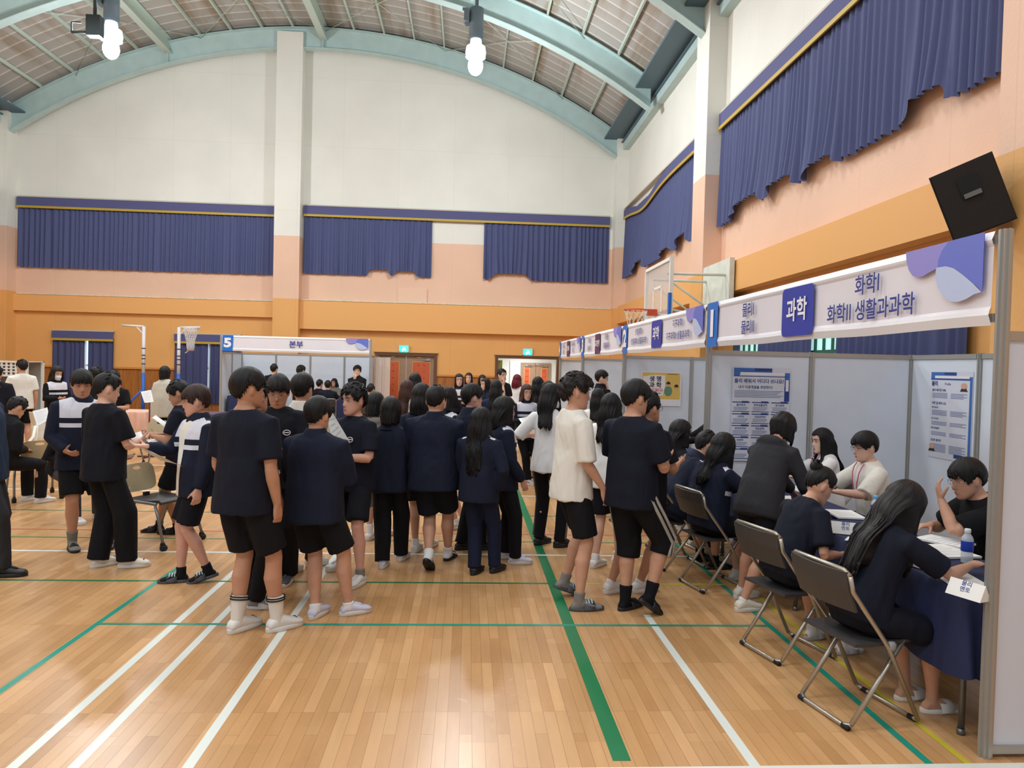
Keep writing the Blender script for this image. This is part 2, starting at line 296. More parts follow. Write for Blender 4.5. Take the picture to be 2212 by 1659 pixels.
# ---------------------------------------------------------------- curtains
M_curt = mat('navy_curtain', (76, 84, 126), 0.75, bump=.15, bscale=60); M_val = mat('navy_valance', (84, 86, 132), 0.75); M_gold = mat('gold_trim', (186, 158, 52), 0.5)
M_curt2 = mat('navy_curtain_low', (66, 72, 112), 0.75, bump=.15, bscale=60); M_rail = mat('curtain_rail', (196, 188, 176), 0.6)
def curtain_geo(L, zt, zb, pitch=.17, amp=.05, snags=(), seed=0):
    """local frame: x along the wall 0..L, y out of the wall (negative = into the room)"""
    r = random.Random(seed); n = int(L / pitch * 8); rows = 12; vs = []; fs = []
    ph = 0; phs = []
    rate = 1.0
    for i in range(n + 1):
        phs.append(ph); ph += 2 * PI / 8 * rate
        if i % 8 == 0: rate = r.uniform(.6, 1.5)
    for j in range(rows + 1):
        t = j / rows
        for i in range(n + 1):
            x = L * i / n; lift = 0; dx = 0
            for (sx, sw, sh) in snags:
                d = (x - sx) / sw
                if abs(d) < 1: k = (1 - d * d) ** 2; lift += sh * (1 if abs(d) < .7 else k / .26); dx += -d * sw * .25 * k * t * t
            z = zt + (zb + lift - zt) * t; a = amp * (.55 + .45 * t)
            y = -.03 - a * (1.1 + math.sin(phs[i]) * .75 + .3 * math.sin(phs[i] * .37 + seed) * t)
            if lift > 0: y -= .07 * t * t * t
            vs.append((x + dx, y, z + .012 * math.sin(phs[i]) * t * (0 if lift > 0 else 1)))
    w = n + 1
    for j in range(rows):
        for i in range(n): k = j * w + i; fs.append((k, k + 1, k + w + 1, k + w))
    m = MB(); m.add(vs, fs, 0, True); return m
def valance(parent, L, zt, h=.3, sag=()):
    n = 60; v = MB(); g = MB(); r = []; rg = []
    for i in range(n + 1):
        x = L * i / n; dz = -sum(sh * math.exp(-((x - sx) / sw) ** 2) for sx, sw, sh in sag)
        r.append([(x, -.13, zt + dz * .7 - h), (x, -.12, zt + dz * .7 - h), (x, -.12, zt + dz), (x, -.13, zt + dz)])
        rg.append([(x, -.145, zt + dz * .7 - h - .035), (x, -.115, zt + dz * .7 - h - .035), (x, -.115, zt + dz * .7 - h + .035), (x, -.145, zt + dz * .7 - h + .035)])
    v.loft(r, 0, True, False); g.loft(rg, 0, True, False); o = v.build('valance', M_val, parent); g.build('gold_trim', M_gold, o)
def curtain(loc, rz, pieces, L, zt, zb, label, val=True, snag=(), sag=(), m=None, group=None, seed=1, vh=.3, pitch=.17):
    e = empty('curtain', loc, rz, label, 'curtain', group)
    for k, (a, b) in enumerate(pieces):
        g = curtain_geo(b - a, zt - vh * .8, zb, snags=[(s[0] - a, s[1], s[2]) for s in snag if a <= s[0] <= b], seed=seed + k, pitch=pitch)
        g.v = [(x + a, y, z) for x, y, z in g.v]; g.build('drape', m or M_curt, e)
    if val: valance(e, L, zt, vh, sag)
    r = MB(); r.box((0, -.12, zt + .01), (L, -.005, zt + .05)); r.build('rail', M_rail, e)
    return e
GU = 'navy curtains high on the hall walls'
curtain((-14.35, YF, 0), 0, [(0, 8.02)], 8.02, 6.78, 4.58, 'wide navy curtain on the far wall, left of the tall middle pillar', seed=3)
curtain((-5.42, YF, 0), 0, [(0, 4.15), (5.85, 10.02)], 10.02, 6.84, 4.66, 'navy far-wall curtain parted in the middle, showing the wall above the doors', seed=8,
        snag=[(2.45, .42, .2), (3.3, .42, .17), (6.75, .75, .2)])
RZ = -PI / 2   # on the right wall: local x runs towards the camera (-Y), local -y points into the room (-X)
curtain((XW - .02, 23.4, 0), RZ, [(0, 8.05)], 8.05, 7.0, 4.75, 'short navy side-wall curtain with sagging valance behind the basketball backboard', seed=13, snag=[(2.2, .7, .25), (5.2, .6, .15), (6.6, .5, .25)], sag=[(2.6, 1.6, .35)], vh=.28)
curtain((XW - .02, 14.45, 0), RZ, [(0, 7.85)], 7.85, 7.0, 4.72, 'largest navy side-wall curtain, upper right, with caught up wavy hem', seed=21, snag=[(1.6, .8, .22), (3.0, .6, .2), (4.3, .5, .14), (6.7, .4, .2)], vh=.3)
curtain((XL + .02, 15.6, 0), PI / 2, [(0, 7.8)], 7.8, 6.9, 4.6, 'navy curtain cut off at the far left edge of the hall', seed=31)
M_glow = mat('window_daylight', (196, 226, 246), 0.3, emit=1.6)
def low_window(n, x0, x1, z1, z0=.45):
    w = MB(); w.quad((x0, YF + .12, z0), (x1, YF + .12, z0), (x1, YF + .12, z1), (x0, YF + .12, z1)); e = struct(w.build('window_%d' % n, M_glow))
    f = MB(); xm = (x0 + x1) / 2
    for a, b in ((x0, x0 + .06), (x1 - .06, x1), (xm - .03, xm + .03)): f.box((a, YF, z0), (b, YF + .1, z1))
    for z in (z0, (z0 + z1) / 2, z1 - .06): f.box((x0, YF + .02, z), (x1, YF + .08, z + .06))
    f.build('window_frame', M_white, e)
low_window(1, WN1[0], WN1[1], WN1[2]); low_window(2, WN2[0], WN2[1], WN2[2])
curtain((-13.25, YF, 0), 0, [(0, .98), (1.1, 1.9)], 1.9, 2.58, .35, 'low navy window curtain left of the white goal posts, daylight showing at its slit', m=M_curt2, seed=41, vh=.26)
curtain((-9.45, YF, 0), 0, [(0, 1.05), (1.12, 2.1)], 2.1, 2.58, .35, 'low navy window curtain just behind the small hanging net', m=M_curt2, seed=45, vh=.26)
# right wall low window behind the booths
rw = MB()
rw.quad((XW - .01, 7.3, 1.2), (XW - .01, 13.5, 1.2), (XW - .01, 13.5, 2.75), (XW - .01, 7.3, 2.75)); e = struct(rw.build('window_3', mat('pale_green_daylight', (168, 216, 208), .3, emit=1.0)))
f = MB()
for i in range(26): y = 7.3 + i * .25; f.box((XW - .04, y - .02, 1.2), (XW - .012, y + .02, 2.75))
for z in (1.2, 1.95, 2.1, 2.7): f.box((XW - .045, 7.3, z), (XW - .012, 13.5, z + .05))
f.build('window_frame', mat('dark_green_frame', (40, 92, 76), .5), e)
curtain((XW - .04, 13.3, 0), RZ, [(0, .3), (1.1, 3.0), (3.75, 6.3)], 6.3, 2.95, .8, 'low navy side window curtain seen between the panel tops and sign one', m=M_curt2, seed=51, pitch=.2)
# ---------------------------------------------------------------- doors
M_dbrown = mat('taupe_door', (158, 128, 102), .5, var=.04); M_red = mat('orange_red_leather', (196, 92, 54), .45, var=.06); M_metal = mat('brushed_steel', (190, 190, 188), .3, .9)
M_trimw = mat('dark_frame_wood', (104, 70, 44), .5); M_gild = mat('pale_wood_bead', (200, 160, 110), .5)
def double_door(n, x0, x1, zt, y, frame=True):
    d = MB(); xm = (x0 + x1) / 2
    d.box((x0, y, 0), (xm - .006, y + .05, zt)); d.box((xm + .006, y, 0), (x1, y + .05, zt)); o = struct(d.build('door_%d' % n, M_dbrown))
    for s in (0, 1):
        a = x0 + .14 if s == 0 else xm + .12; b = xm - .24 if s == 0 else x1 - .24
        if s: a, b = xm + .22, x1 - .14
        p = MB(); p.box((a, y - .03, .35), (b, y, zt - .2)); q = p.build('leather_panel', M_red, o); w_ = (b - a)
        k = MB()
        for iz in range(7):
            for ix in (.33, .67): k.ball((a + w_ * ix, y - .035, .5 + iz * (zt - .8) / 6), (.022, .012, .022), n=5)
        k.build('stud', mat('leather_stud', (176, 76, 44), .35), q)
        g = MB(); g.box((a - .025, y - .02, .325), (b + .025, y - .001, .35)); g.box((a - .025, y - .02, zt - .2), (b + .025, y - .001, zt - .175))
        g.box((a - .025, y - .02, .35), (a, y - .001, zt - .2)); g.box((b, y - .02, .35), (b + .025, y - .001, zt - .2)); g.build('bead', M_gild, o)
        c = MB(); cx = x0 + .25 if s == 0 else x1 - .25
        c.box((cx - .1, y - .07, zt - .14), (cx + .12, y - .01, zt - .08)); c.tube([(cx, y - .08, zt - .1), (cx + (.3 if s == 0 else -.3), y - .16, zt - .04)], .01, n=6); c.build('door_closer', M_metal, o)
        hh = MB(); hx = xm - .08 if s == 0 else xm + .08
        hh.tube([(hx, y - .01, 1.0), (hx, y - .06, 1.0), (hx + (-.1 if s == 0 else .1), y - .06, 1.0)], .012, n=6); hh.ball((hx, y - .02, 1.12), .025, n=5); hh.build('door_handle', M_metal, o)
    return o
def door_frame(n, x0, x1, zt):
    f = MB(); f.box((x0 - .1, YF - .06, 0), (x0, YF + .14, zt + .1)); f.box((x1, YF - .06, 0), (x1 + .1, YF + .14, zt + .1)); f.box((x0, YF - .06, zt), (x1, YF + .14, zt + .1))
    f.box((x0 - .14, YF - .09, zt + .1), (x1 + .14, YF, zt + .13), 1); struct(f.build('trim_%d' % n, [M_trimw, M_gild]))
double_door(1, D1[0], D1[1], D1[2], YF + .03); door_frame(9, *D1[:2], D1[2]); door_frame(10, *D2[:2], D2[2])
# corridor behind the open doorway
c = MB(); y1 = 26.6; M_corr = mat('corridor_white', (222, 226, 222), .6)
c.quad((D2[0] - .6, YF + .14, 0), (D2[0] - .6, y1, 0), (D2[0] - .6, y1, 2.4), (D2[0] - .6, YF + .14, 2.4)); c.quad((D2[1] + .5, YF + .14, 0), (D2[1] + .5, y1, 0), (D2[1] + .5, y1, 2.4), (D2[1] + .5, YF + .14, 2.4))
c.quad((D2[0] - .6, y1, 0), (D2[1] + .5, y1, 0), (D2[1] + .5, y1, 2.4), (D2[0] - .6, y1, 2.4)); c.quad((D2[0] - .6, YF + .14, 2.4), (D2[1] + .5, YF + .14, 2.4), (D2[1] + .5, y1, 2.4), (D2[0] - .6, y1, 2.4))
struct(c.build('wall_corridor', M_corr)); double_door(2, 1.95, 3.05, 1.96, y1 - .06)
area('corridor_lamp_light', (2, 25.4, 2.35), .6, 60)
p = MB(); p.box((1.02, YF + .1, .05), (1.08, YF + 1.0, 2.0)); o = struct(p.build('door_3', M_dbrown))
p = MB(); p.box((1.55, y1 - .06, 0), (1.9, y1 - .03, 2.0)); struct(p.build('trim_11', M_white))
p = MB(); p.box((1.1, 25.2, 1.66), (1.2, 25.23, 2.02)); tag(p.build('notice', mat('lime_notice', (150, 226, 60), .6)), 'lime green notice just inside the open doorway', 'notice')
for x, w in ((-2.11, 'closed leather-panelled doors'), (1.97, 'open doorway')):
    e = empty('exit_sign', (x, YF, 2.29), 0, 'glowing green exit sign above the ' + w, 'exit sign', 'exit signs')
    b = MB(); b.box((-.17, -.09, -.13), (.17, -.004, .13)); b.build('housing', mat('sign_housing', (196, 206, 200), .5), e)
    b = MB(); b.box((-.135, -.096, -.1), (.135, -.09, .1)); lp = b.build('light_panel', mat('exit_green', (60, 232, 178), .4, emit=1.6), e)
    b = MB(); b.box((-.03, -.1, -.035), (.03, -.097, .03)); b.ball((.0, -.099, .055), (.02, .003, .02), n=6); b.tube([(-.07, -.099, -.03), (-.03, -.099, .0), (.05, -.099, -.02), (.07, -.099, -.07)], .012, n=5); b.tube([(-.01, -.099, -.03), (-.05, -.099, -.08)], .013, n=5)
    b.tube([(.0, -.099, .03), (.07, -.099, .015)], .009, n=5)
    b.build('running_figure', mat('exit_white', (236, 255, 250), .4, emit=2.2), lp)
# ---------------------------------------------------------------- high bay lamps in the picture
def lamp(x, y, z, lab, cable_top):
    e = empty('high_bay_lamp', (x, y, z), 0, lab, 'ceiling lamp', 'high bay lamps of the hall')
    b = MB(); b.ball((0, 0, 0), (.18, .18, .23), n=12); b.build('bulb', mat('lamp_bulb', (232, 246, 255), .3, emit=60), e)
    b = MB(); prof = [(.05, .75), (.13, .62), (.16, .42), (.22, .26), (.24, .2)]
    rr = [[(r * math.cos(2 * PI * j / 24), r * math.sin(2 * PI * j / 24), zz) for j in range(24)] for r, zz in prof]; b.loft(rr, 0, False)
    b.loft([[(r * math.cos(2 * PI * j / 24), r * math.sin(2 * PI * j / 24), zz) for j in range(24)] for r, zz in ((.23, .44), (.25, .3), (.23, .2))], 0, False); b.build('reflector', mat('lamp_reflector', (214, 236, 244), .3, .6, emit=1.4), e)
    b = MB(); b.tube([(0, 0, .62), (0, 0, 1.35)], .17, n=16); b.box((-.3, -.15, 1.0), (-.17, .15, 1.3)); b.box((-.34, -.03, 1.3), (-.3, .03, 1.36)); b.build('housing', mat('lamp_housing', (120, 138, 152), .5), e)
    b = MB(); b.tube([(0, 0, 1.35), (0, 0, cable_top - z)], .045, n=8); b.build('hanging_rod', mat('lamp_housing', (92, 112, 130)), e)
    lamp_light((x, y, z - .35), 700)
for (px, py, lab) in ((1027, 142, 'bright high bay lamp hanging near the roof centre, in front of the mint arch'), (240, 106, 'bright high bay lamp hanging at the upper left under the roof deck')):
    q = atY(px, py, 17.6); lamp(q[0], 17.6, q[2], lab, arcz(q[0]) + .1)
# bracket arm beside the left lamp
q = atY(205, 60, 16.8); b = MB(); b.box((q[0] - .15, 16.7, q[2] - .2), (q[0] + .15, 16.9, q[2] + .25)); b.tube([(q[0] - .1, 16.8, q[2] - .1), (q[0] - .5, 16.8, q[2] - .12)], .03); b.tube([(q[0], 16.8, q[2] + .2), (q[0], 16.8, arcz(q[0]) + .14)], .04)
b.tube([(q[0] - .5, 16.8, q[2] - .12), (q[0] - .5, 16.8, q[2] + .1), (q[0] - .3, 16.8, q[2] + .1)], .02)
tag(b.build('ceiling_bracket', mat('dark_bracket', (64, 78, 84), .5)), 'dark hoist bracket beside the left high bay lamp', 'bracket')
# ---------------------------------------------------------------- wall speaker
sp = Vector(atX(2101, 428, 4.35)); e = empty('wall_speaker', sp, 0, 'large black loudspeaker tilted on the right wall above sign one', 'loudspeaker')
fwd = (Vector((-.40, -.90, -.24))).normalized(); upv = Vector((-.42, 0, .9)); rt = upv.cross(fwd).normalized() * -1; upv = rt.cross(fwd).normalized() * 1
if upv.z < 0: upv = -upv
Ms = Matrix((rt, fwd, upv)).transposed(); M_spk = mat('speaker_black', (34, 31, 30), .65, bump=.3, bscale=120)
b = MB()
def trap(mb, w0, w1, h, d, M):   # front wider than rear
    vs = [(-w1, d, -h * .8), (w1, d, -h * .8), (w1, d, h * .8), (-w1, d, h * .8), (-w0, 0, -h), (w0, 0, -h), (w0, 0, h), (-w0, 0, h)]
    mb.add([M @ Vector((x, -y, z)) for x, y, z in vs], [(0, 1, 2, 3), (7, 6, 5, 4), (0, 4, 5, 1), (1, 5, 6, 2), (2, 6, 7, 3), (3, 7, 4, 0)])
trap(b, .25, .17, .31, .42, Ms); cab = b.build('cabinet', M_spk, e)
b = MB(); b.box((-.235, .002, -.295), (.235, .022, .295), M=Ms); b.build('grille', mat('speaker_grille', (40, 37, 35), .85, bump=.5, bscale=300), e)
b = MB(); b.box((-.09, .02, .02), (.075, .03, .2), M=Ms); b.build('horn', mat('horn_black', (8, 8, 9), .4), e)
b = MB(); b.box((-.075, .028, .02), (.06, .045, .06), M=Ms); b.build('badge', mat('grey_badge', (120, 120, 118), .4, .5), e)
b = MB(); bk = -fwd * .35; b.tube([bk, Vector((XW - .03 - sp.x, .2, .1))], .03); b.box((XW - .06 - sp.x, .05, -.1), (XW - .004 - sp.x, .35, .3)); b.build('wall_bracket', M_black, e)
q = atX(2205, 525, 4.95); b = MB(); b.box((q[0] - .05, q[1] - .08, q[2] - .06), (XW - .004, q[1] + .08, q[2] + .06)); tag(b.build('cable_box', M_black), 'small black cable box on the orange wall under the loudspeaker', 'cable box')
# ---------------------------------------------------------------- basketball hoop on the right wall
bx = 3.62; e = empty('basketball_hoop', (bx, 13.75, 0), 0, 'wall-mounted glass backboard with orange rim behind sign two', 'basketball hoop')
b = MB(); b.box((-.01, -.9, 2.82), (.01, .9, 3.8)); gl = b.build('backboard', mat('clear_acrylic', (214, 220, 220), .1, alpha=.35), e)
b = MB()
for y0, y1, z0, z1 in ((-.93, -.88, 2.78, 3.85), (.88, .93, 2.78, 3.85), (-.9, .9, 2.78, 2.83), (-.9, .9, 3.79, 3.85)): b.box((-.035, y0, z0), (.03, y1, z1))
for y0, y1, z0, z1 in ((-.32, -.27, 2.9, 3.4), (.27, .32, 2.9, 3.4), (-.3, .3, 3.36, 3.41)): b.box((-.015, y0, z0), (-.011, y1, z1))
b.build('backboard_frame', M_white, e)
b = MB(); b.box((-.05, -.95, 2.7), (.0, -.87, 3.2)); b.build('padding', mat('blue_pad', (52, 108, 190), .6), e)
b = MB(); n = 28; cx = -.42; ring = [(cx + .225 * math.cos(2 * PI * i / n), .225 * math.sin(2 * PI * i / n), 2.95) for i in range(n + 1)]; b.tube(ring, .012, n=6, caps=False); b.box((-.2, -.06, 2.85), (-.02, .06, 2.97)); b.build('rim', mat('rim_orange', (206, 78, 48), .5), e)
b = MB()
for i in range(12):
    for s in (1, -1):
        P = [(cx + r * math.cos(2 * PI * (i + s * k * .5) / 12), r * math.sin(2 * PI * (i + s * k * .5) / 12), 2.95 - k * .11) for k, r in enumerate((.225, .19, .16, .14, .13))]; b.tube(P, .005, n=4)
b.build('net', M_white, e)
b = MB()
for y in (-.5, .5):
    b.tube([(.03, y, 3.6), (XW - bx - .3, y * 1.1, 3.6)], .025); b.tube([(.03, y, 3.5), (XW - bx - .25, y * 1.1, 2.7)], .02); b.tube([(.03, y, 2.95), (XW - bx - .25, y * 1.1, 2.75)], .02)
b.box((XW - bx - .36, -.75, 2.55), (XW - bx - .27, .75, 3.9)); b.box((XW - bx - .27, -.4, 3.3), (XW - bx - .244, .4, 3.5)); b.box((XW - bx - .25, -.3, 3.31), (XW - bx - .003, .3, 3.5)); b.build('bracket', mat('bracket_white', (216, 220, 208), .6, var=.08), e)
# ---------------------------------------------------------------- portable posts by the far wall
M_pw = mat('post_white', (226, 224, 226), .5); M_pb = mat('post_blue', (54, 104, 190), .5)
def goal(px, yb, arm, lab, net):
    g = atY(px, 850, 21.6); e = empty('goal_post_stand', (g[0], 21.6, 0), 0, lab, 'goal post', 'portable goal posts by the far wall')
    b = MB(); b.tube([(0, 0, 1.35), (0, 0, 2.7)], .05); b.tube([(0, 0, 2.7), (arm, 0, 2.72)], .03); b.tube([(0, 0, 2.45), (arm * .35, 0, 2.7)], .018); b.build('upper_post', M_pw, e)
    b = MB(); b.tube([(0, 0, .05), (0, 0, 1.35)], .055); b.tube([(0, 0, .9), (-.68, 0, .12)], .03); b.box((-.72, -.35, .03), (.22, -.27, .13)); b.box((-.72, .27, .03), (.22, .35, .13)); b.box((-.72, -.3, .03), (-.62, .3, .11)); b.box((-.06, -.3, .03), (.06, .3, .11)); b.build('lower_post', M_pb, e)
    for x in (-.68, .18):
        for y in (-.31, .31): b = MB(); b.tube([(x, y - .02, .03), (x, y + .02, .03)], .03, n=10); b.build('caster', M_black, e)
    for z in (1.6, 1.75, 1.85, 2.05): b = MB(); b.tube([(0, 0, z), (0, 0, z + .03)], .056); b.build('clamp', mat('dark_mark', (60, 56, 70), .6), e)
    if net:
        b = MB(); b.tube([(arm * .55 + .2 * math.cos(t * PI / 8), .2 * math.sin(t * PI / 8), 2.68) for t in range(17)], .012, n=5, caps=False); rm = b.build('rim', M_pw, e)
        b = MB()
        for i in range(14):
            for s in (1, -1): b.tube([(arm * .55 + r * math.cos(2 * PI * (i + s * k * .5) / 14), r * math.sin(2 * PI * (i + s * k * .5) / 14), 2.68 - k * .13) for k, r in enumerate((.2, .17, .14, .11, .1, .09))], .008, n=4)
        b.tube([(arm * .55, 0, 2.1), (arm * .4, 0, 2.0), (arm * .3, 0, 1.96)], .015, n=5); b.build('net', M_pw, rm)
goal(309, 0, -.62, 'white and blue wheeled goal post with bare arm, beside the slit window curtain', False)
goal(385, 0, .6, 'white and blue wheeled goal post with small net hanging from its arm', True)
# white storage cages
M_cage = mat('cage_white', (220, 222, 218), .5)
cage = empty('storage_cage', (-14.2, 19.5, 0), 0, 'white slatted steel storage cage cart at the far left', 'storage cage'); XCg = 2.72
b = MB()
for x in (0, 1.33, XCg):
    b.box((x, 0, .12), (x + .06, .06, 1.62)); b.box((x, .7, .12), (x + .06, .76, 1.62))
for z in (.12, .42, .72, 1.0, 1.22, 1.58): b.box((0, -.005, z), (XCg + .06, .04, z + .05))
b.box((0, 0, .12), (XCg + .06, .76, .16)); b.box((0, 0, 1.6), (XCg + .06, .76, 1.62)); b.build('frame', M_cage, cage)
b = MB()
for i in range(23):
    x = .1 + i * .118; b.box((x, .01, 1.27), (x + .05, .03, 1.58)); b.box((x, .01, .17), (x + .07, .03, 1.0))
for i in range(3): b.box((.06, .005, 1.33 + i * .08), (XCg, .03, 1.36 + i * .08))
b.build('slat_panel', M_cage, cage)
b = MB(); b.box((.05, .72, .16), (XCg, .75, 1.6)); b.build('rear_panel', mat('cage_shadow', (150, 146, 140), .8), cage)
for x in (.1, 1.3, 2.6):
    for y in (.06, .7): b = MB(); b.tube([(x, y - .02, .06), (x, y + .02, .06)], .06, n=12); b.build('caster', M_black, cage)
# ---------------------------------------------------------------- exhibition booths
M_alu = mat('aluminium_profile', (176, 176, 172), .35, .55); M_panel = mat('booth_panel', (212, 220, 232), .45, var=.015); M_ban = mat('banner_white', (228, 226, 234), .5, var=.02, vscale=2)
M_banedge = mat('banner_edge', (236, 238, 244), .5); M_bblue = mat('banner_blue', (30, 112, 206), .5); M_navyink = mat('navy_ink', (44, 56, 140), .5); M_box = mat('box_blue', (42, 58, 168), .5)
M_maroon = mat('box_maroon', (84, 42, 96), .5); M_lilac = mat('lilac', (146, 140, 214), .5); M_peri = mat('periwinkle', (104, 118, 208), .5); M_pale = mat('pale_blue', (186, 200, 234), .5); M_ink = mat('white_ink', (240, 240, 246), .5)
def post(mb, x, y, z1): mb.box((x - .022, y - .022, 0), (x + .022, y + .022, z1)); [mb.box((x + a - .006, y + b - .006, 0), (x + a + .006, y + b + .006, z1)) for a, b in ((.026, 0), (-.026, 0), (0, .026), (0, -.026))]
def fascia(par, P0, P1, z0, z1, num, items, nrm):
    """banner from P0 (left as read) to P1; nrm = outward normal"""
    P0 = Vector(P0); P1 = Vector(P1); L = (P1 - P0).length; ux = (P1 - P0) / L; N = Vector(nrm); up = Vector((0, 0, 1)); h = z1 - z0
    def pt(x, z, d=0): return P0 + ux * x + up * (z0 + z) + N * d
    b = MB(); n = 30; rows = [(0, 0), (.05, .016), (h * .16, .012), (h * .2, .004), (h * .84, .004), (h * .88, .012), (h - .04, .016), (h, 0)]
    vs = []
    for z, d in rows:
        for i in range(n + 1): vs.append(pt(L * i / n, z + .004 * math.sin(i * .5) * (1 if z < h * .5 else 0), d + .002 * math.sin(i * 1.1 + z * 9)))
    fs = []; ms = []
    for j in range(len(rows) - 1):
        for i in range(n): k = j * (n + 1) + i; b.add([vs[k], vs[k + 1], vs[k + n + 2], vs[k + n + 1]], [(0, 1, 2, 3)], 1 if j in (0, 1, 2, 4, 5, 6) and (j < 2 or j > 4) else 0, True)
    ban = b.build('fascia_banner', [M_ban, M_banedge], par)
    t = MB(); d = .03; tab = L * .072
    t.quad(pt(.01, .0, d - .008), pt(tab, .0, d - .008), pt(tab + .02, h, d - .008), pt(.02, h, d - .008)); t.build('number_tab', M_bblue, ban)
    t = MB(); text_geo(t, num, h * .78, pt(tab * .54, h * .5, d), ux, up, 0, .05, sx=1.25); t.build('lettering', M_ink, ban)
    def blob(fn, m, dd):
        t = MB(); k = 40; T = [pt(L * x, h * z, dd) for x, z in fn]; t.add(T, [tuple(range(len(T)))], 0); t.build('banner_shape', m, ban)
    def cosy(u): return .5 - .5 * math.cos(PI * u)
    A = [(.837, 1), (.839, .88), (.845, .77), (.854, .69), (.864, .655), (.878, .66), (.895, .70), (.91, .725), (.925, .72), (.94, .68), (.957, .59), (.975, .48), (.992, .37), (.992, 1)]
    blob(A, M_lilac, d - .004)
    B = [(.928, 1), (.915, .91), (.909, .82), (.908, .725), (.925, .72), (.94, .68), (.957, .59), (.975, .48), (.992, .37), (.992, 1)]; blob(B, M_peri, d - .001)
    Cc = [(.906, .725), (.925, .72), (.94, .68), (.957, .59), (.975, .48), (.991, .365), (.978, .35), (.965, .31), (.95, .29), (.935, .31), (.92, .39), (.91, .5), (.905, .62)]; blob(Cc, M_pale, d + .001)
    for (kind, s, cx, cz, size) in items:
        t = MB()
        if kind == 'box' or kind == 'mbox':
            w, hh, r = size; k = 6; P = []
            for (sx, sz, a0) in ((1, 1, 0), (-1, 1, 90), (-1, -1, 180), (1, -1, 270)):
                for i in range(k + 1): a = math.radians(a0 + 90 * i / k); P.append(pt(L * cx + sx * (w / 2 - r) + r * math.cos(a), h * cz + sz * (hh / 2 - r) + r * math.sin(a), d - .006))
            t.add(P, [tuple(range(len(P)))]); bx_ = t.build('title_box', M_box if kind == 'box' else M_maroon, ban)
            t = MB(); text_geo(t, s, hh * (.5 if kind == 'box' else .36), pt(L * cx, h * cz, d), ux, up, 0, .022); t.build('lettering', M_ink, bx_)
        else: text_geo(t, s, size, pt(L * cx, h * cz, d), ux, up, 0, .014); t.build('lettering', M_navyink, ban)
XFt, XBk = 2.5, 4.69; YS = [3.25, 7.38, 11.45, 15.65, 19.5]
LABS = ['white exhibition booth with banner numbered 1, nearest on the right', 'white exhibition booth under the banner numbered 2', 'white exhibition booth under the banner numbered 3 with maroon title box', 'farthest right-hand booth, narrow banner numbered 4 near the open doorway']
ITEMS = [
    [('t', '물리Ⅰ', .272, .66, .13), ('t', '물리Ⅱ', .272, .32, .13), ('box', '과학', .505, .49, (.52, .37, .045)), ('t', '화학Ⅰ', .742, .68, .135), ('t', '화학Ⅱ 생활과과학', .742, .33, .135)],
    [('t', '생명과학Ⅰ', .27, .66, .105), ('t', '생명과학Ⅱ 생활과과학', .27, .36, .105), ('box', '과학', .515, .5, (.5, .36, .045)), ('t', '지구과학Ⅰ', .76, .68, .105), ('t', '지구과학Ⅱ 생활과과학', .76, .36, .105)],
    [('t', '기하학Ⅰ', .25, .68, .12), ('t', '심화수학', .25, .34, .12), ('mbox', '교과연계', .47, .5, (.52, .38, .02)), ('t', '미적분', .69, .7, .12), ('t', '확률과통계', .69, .36, .12)],
    [('t', '한국사', .25, .66, .12), ('t', '윤리', .25, .34, .12), ('mbox', '진로활동', .47, .5, (.5, .38, .02)), ('t', '동아시아사', .69, .68, .12), ('t', '정치', .69, .36, .12)]]
for b_ in range(4):
    y0, y1 = YS[b_], YS[b_ + 1]; e = empty('exhibition_booth', (0, 0, 0), 0, LABS[b_], 'exhibition booth', 'numbered exhibition booths along the right wall')
    pts_ = [(XFt, y1, 2.5), (3.6, y1, 2.03), (XBk, y1, 2.03)] + [(XBk, y0 + (y1 - y0) * i / 4, 2.03) for i in (1, 2, 3)]
    if b_ == 0: pts_ += [(XFt, y0, 2.5), (3.6, y0, 2.03), (XBk, y0, 2.03)]
    for x, y, z in pts_: p = MB(); post(p, x, y, z); p.build('post', M_alu, e)
    def panel(ax, ay, bx_, by):
        p = MB(); d = Vector((bx_ - ax, by - ay, 0)); n = Vector((-d.y, d.x, 0)).normalized()
        for z0, z1, th, mi in ((.06, 1.98, .004, 0), (1.98, 2.025, .016, 1), (.02, .06, .016, 1)):
            A = Vector((ax, ay, 0)); B = A + d; vs = [A - n * th, B - n * th, B + n * th, A + n * th]
            p.add([v + Vector((0, 0, z)) for z in (z0, z1) for v in vs], [(3, 2, 1, 0), (4, 5, 6, 7), (0, 1, 5, 4), (1, 2, 6, 5), (2, 3, 7, 6), (3, 0, 4, 7)], mi)
        p.build('panel', [M_panel, M_alu], e)
    panel(XFt + .02, y1, 3.6 - .02, y1); panel(3.62, y1, XBk - .02, y1)
    for i in range(4): panel(XBk, y0 + (y1 - y0) * i / 4 + .04, XBk, y0 + (y1 - y0) * (i + 1) / 4 - .03)
    if b_ == 0: panel(XFt + .02, y0, 3.58, y0); panel(3.62, y0, XBk - .02, y0)
    r = MB(); r.box((XFt - .016, y0 + .036, 2.44), (XFt + .016, y1 - .03, 2.48)); r.box((XFt - .016, y0 + .036, 2.07), (XFt + .016, y1 - .03, 2.11)); r.build('rail', M_alu, e)
    fascia(e, (XFt - .02, y1 - .045, 0), (XFt - .02, y0 + .045, 0), 2.05, 2.5, str(b_ + 1), ITEMS[b_], (-1, 0, 0))
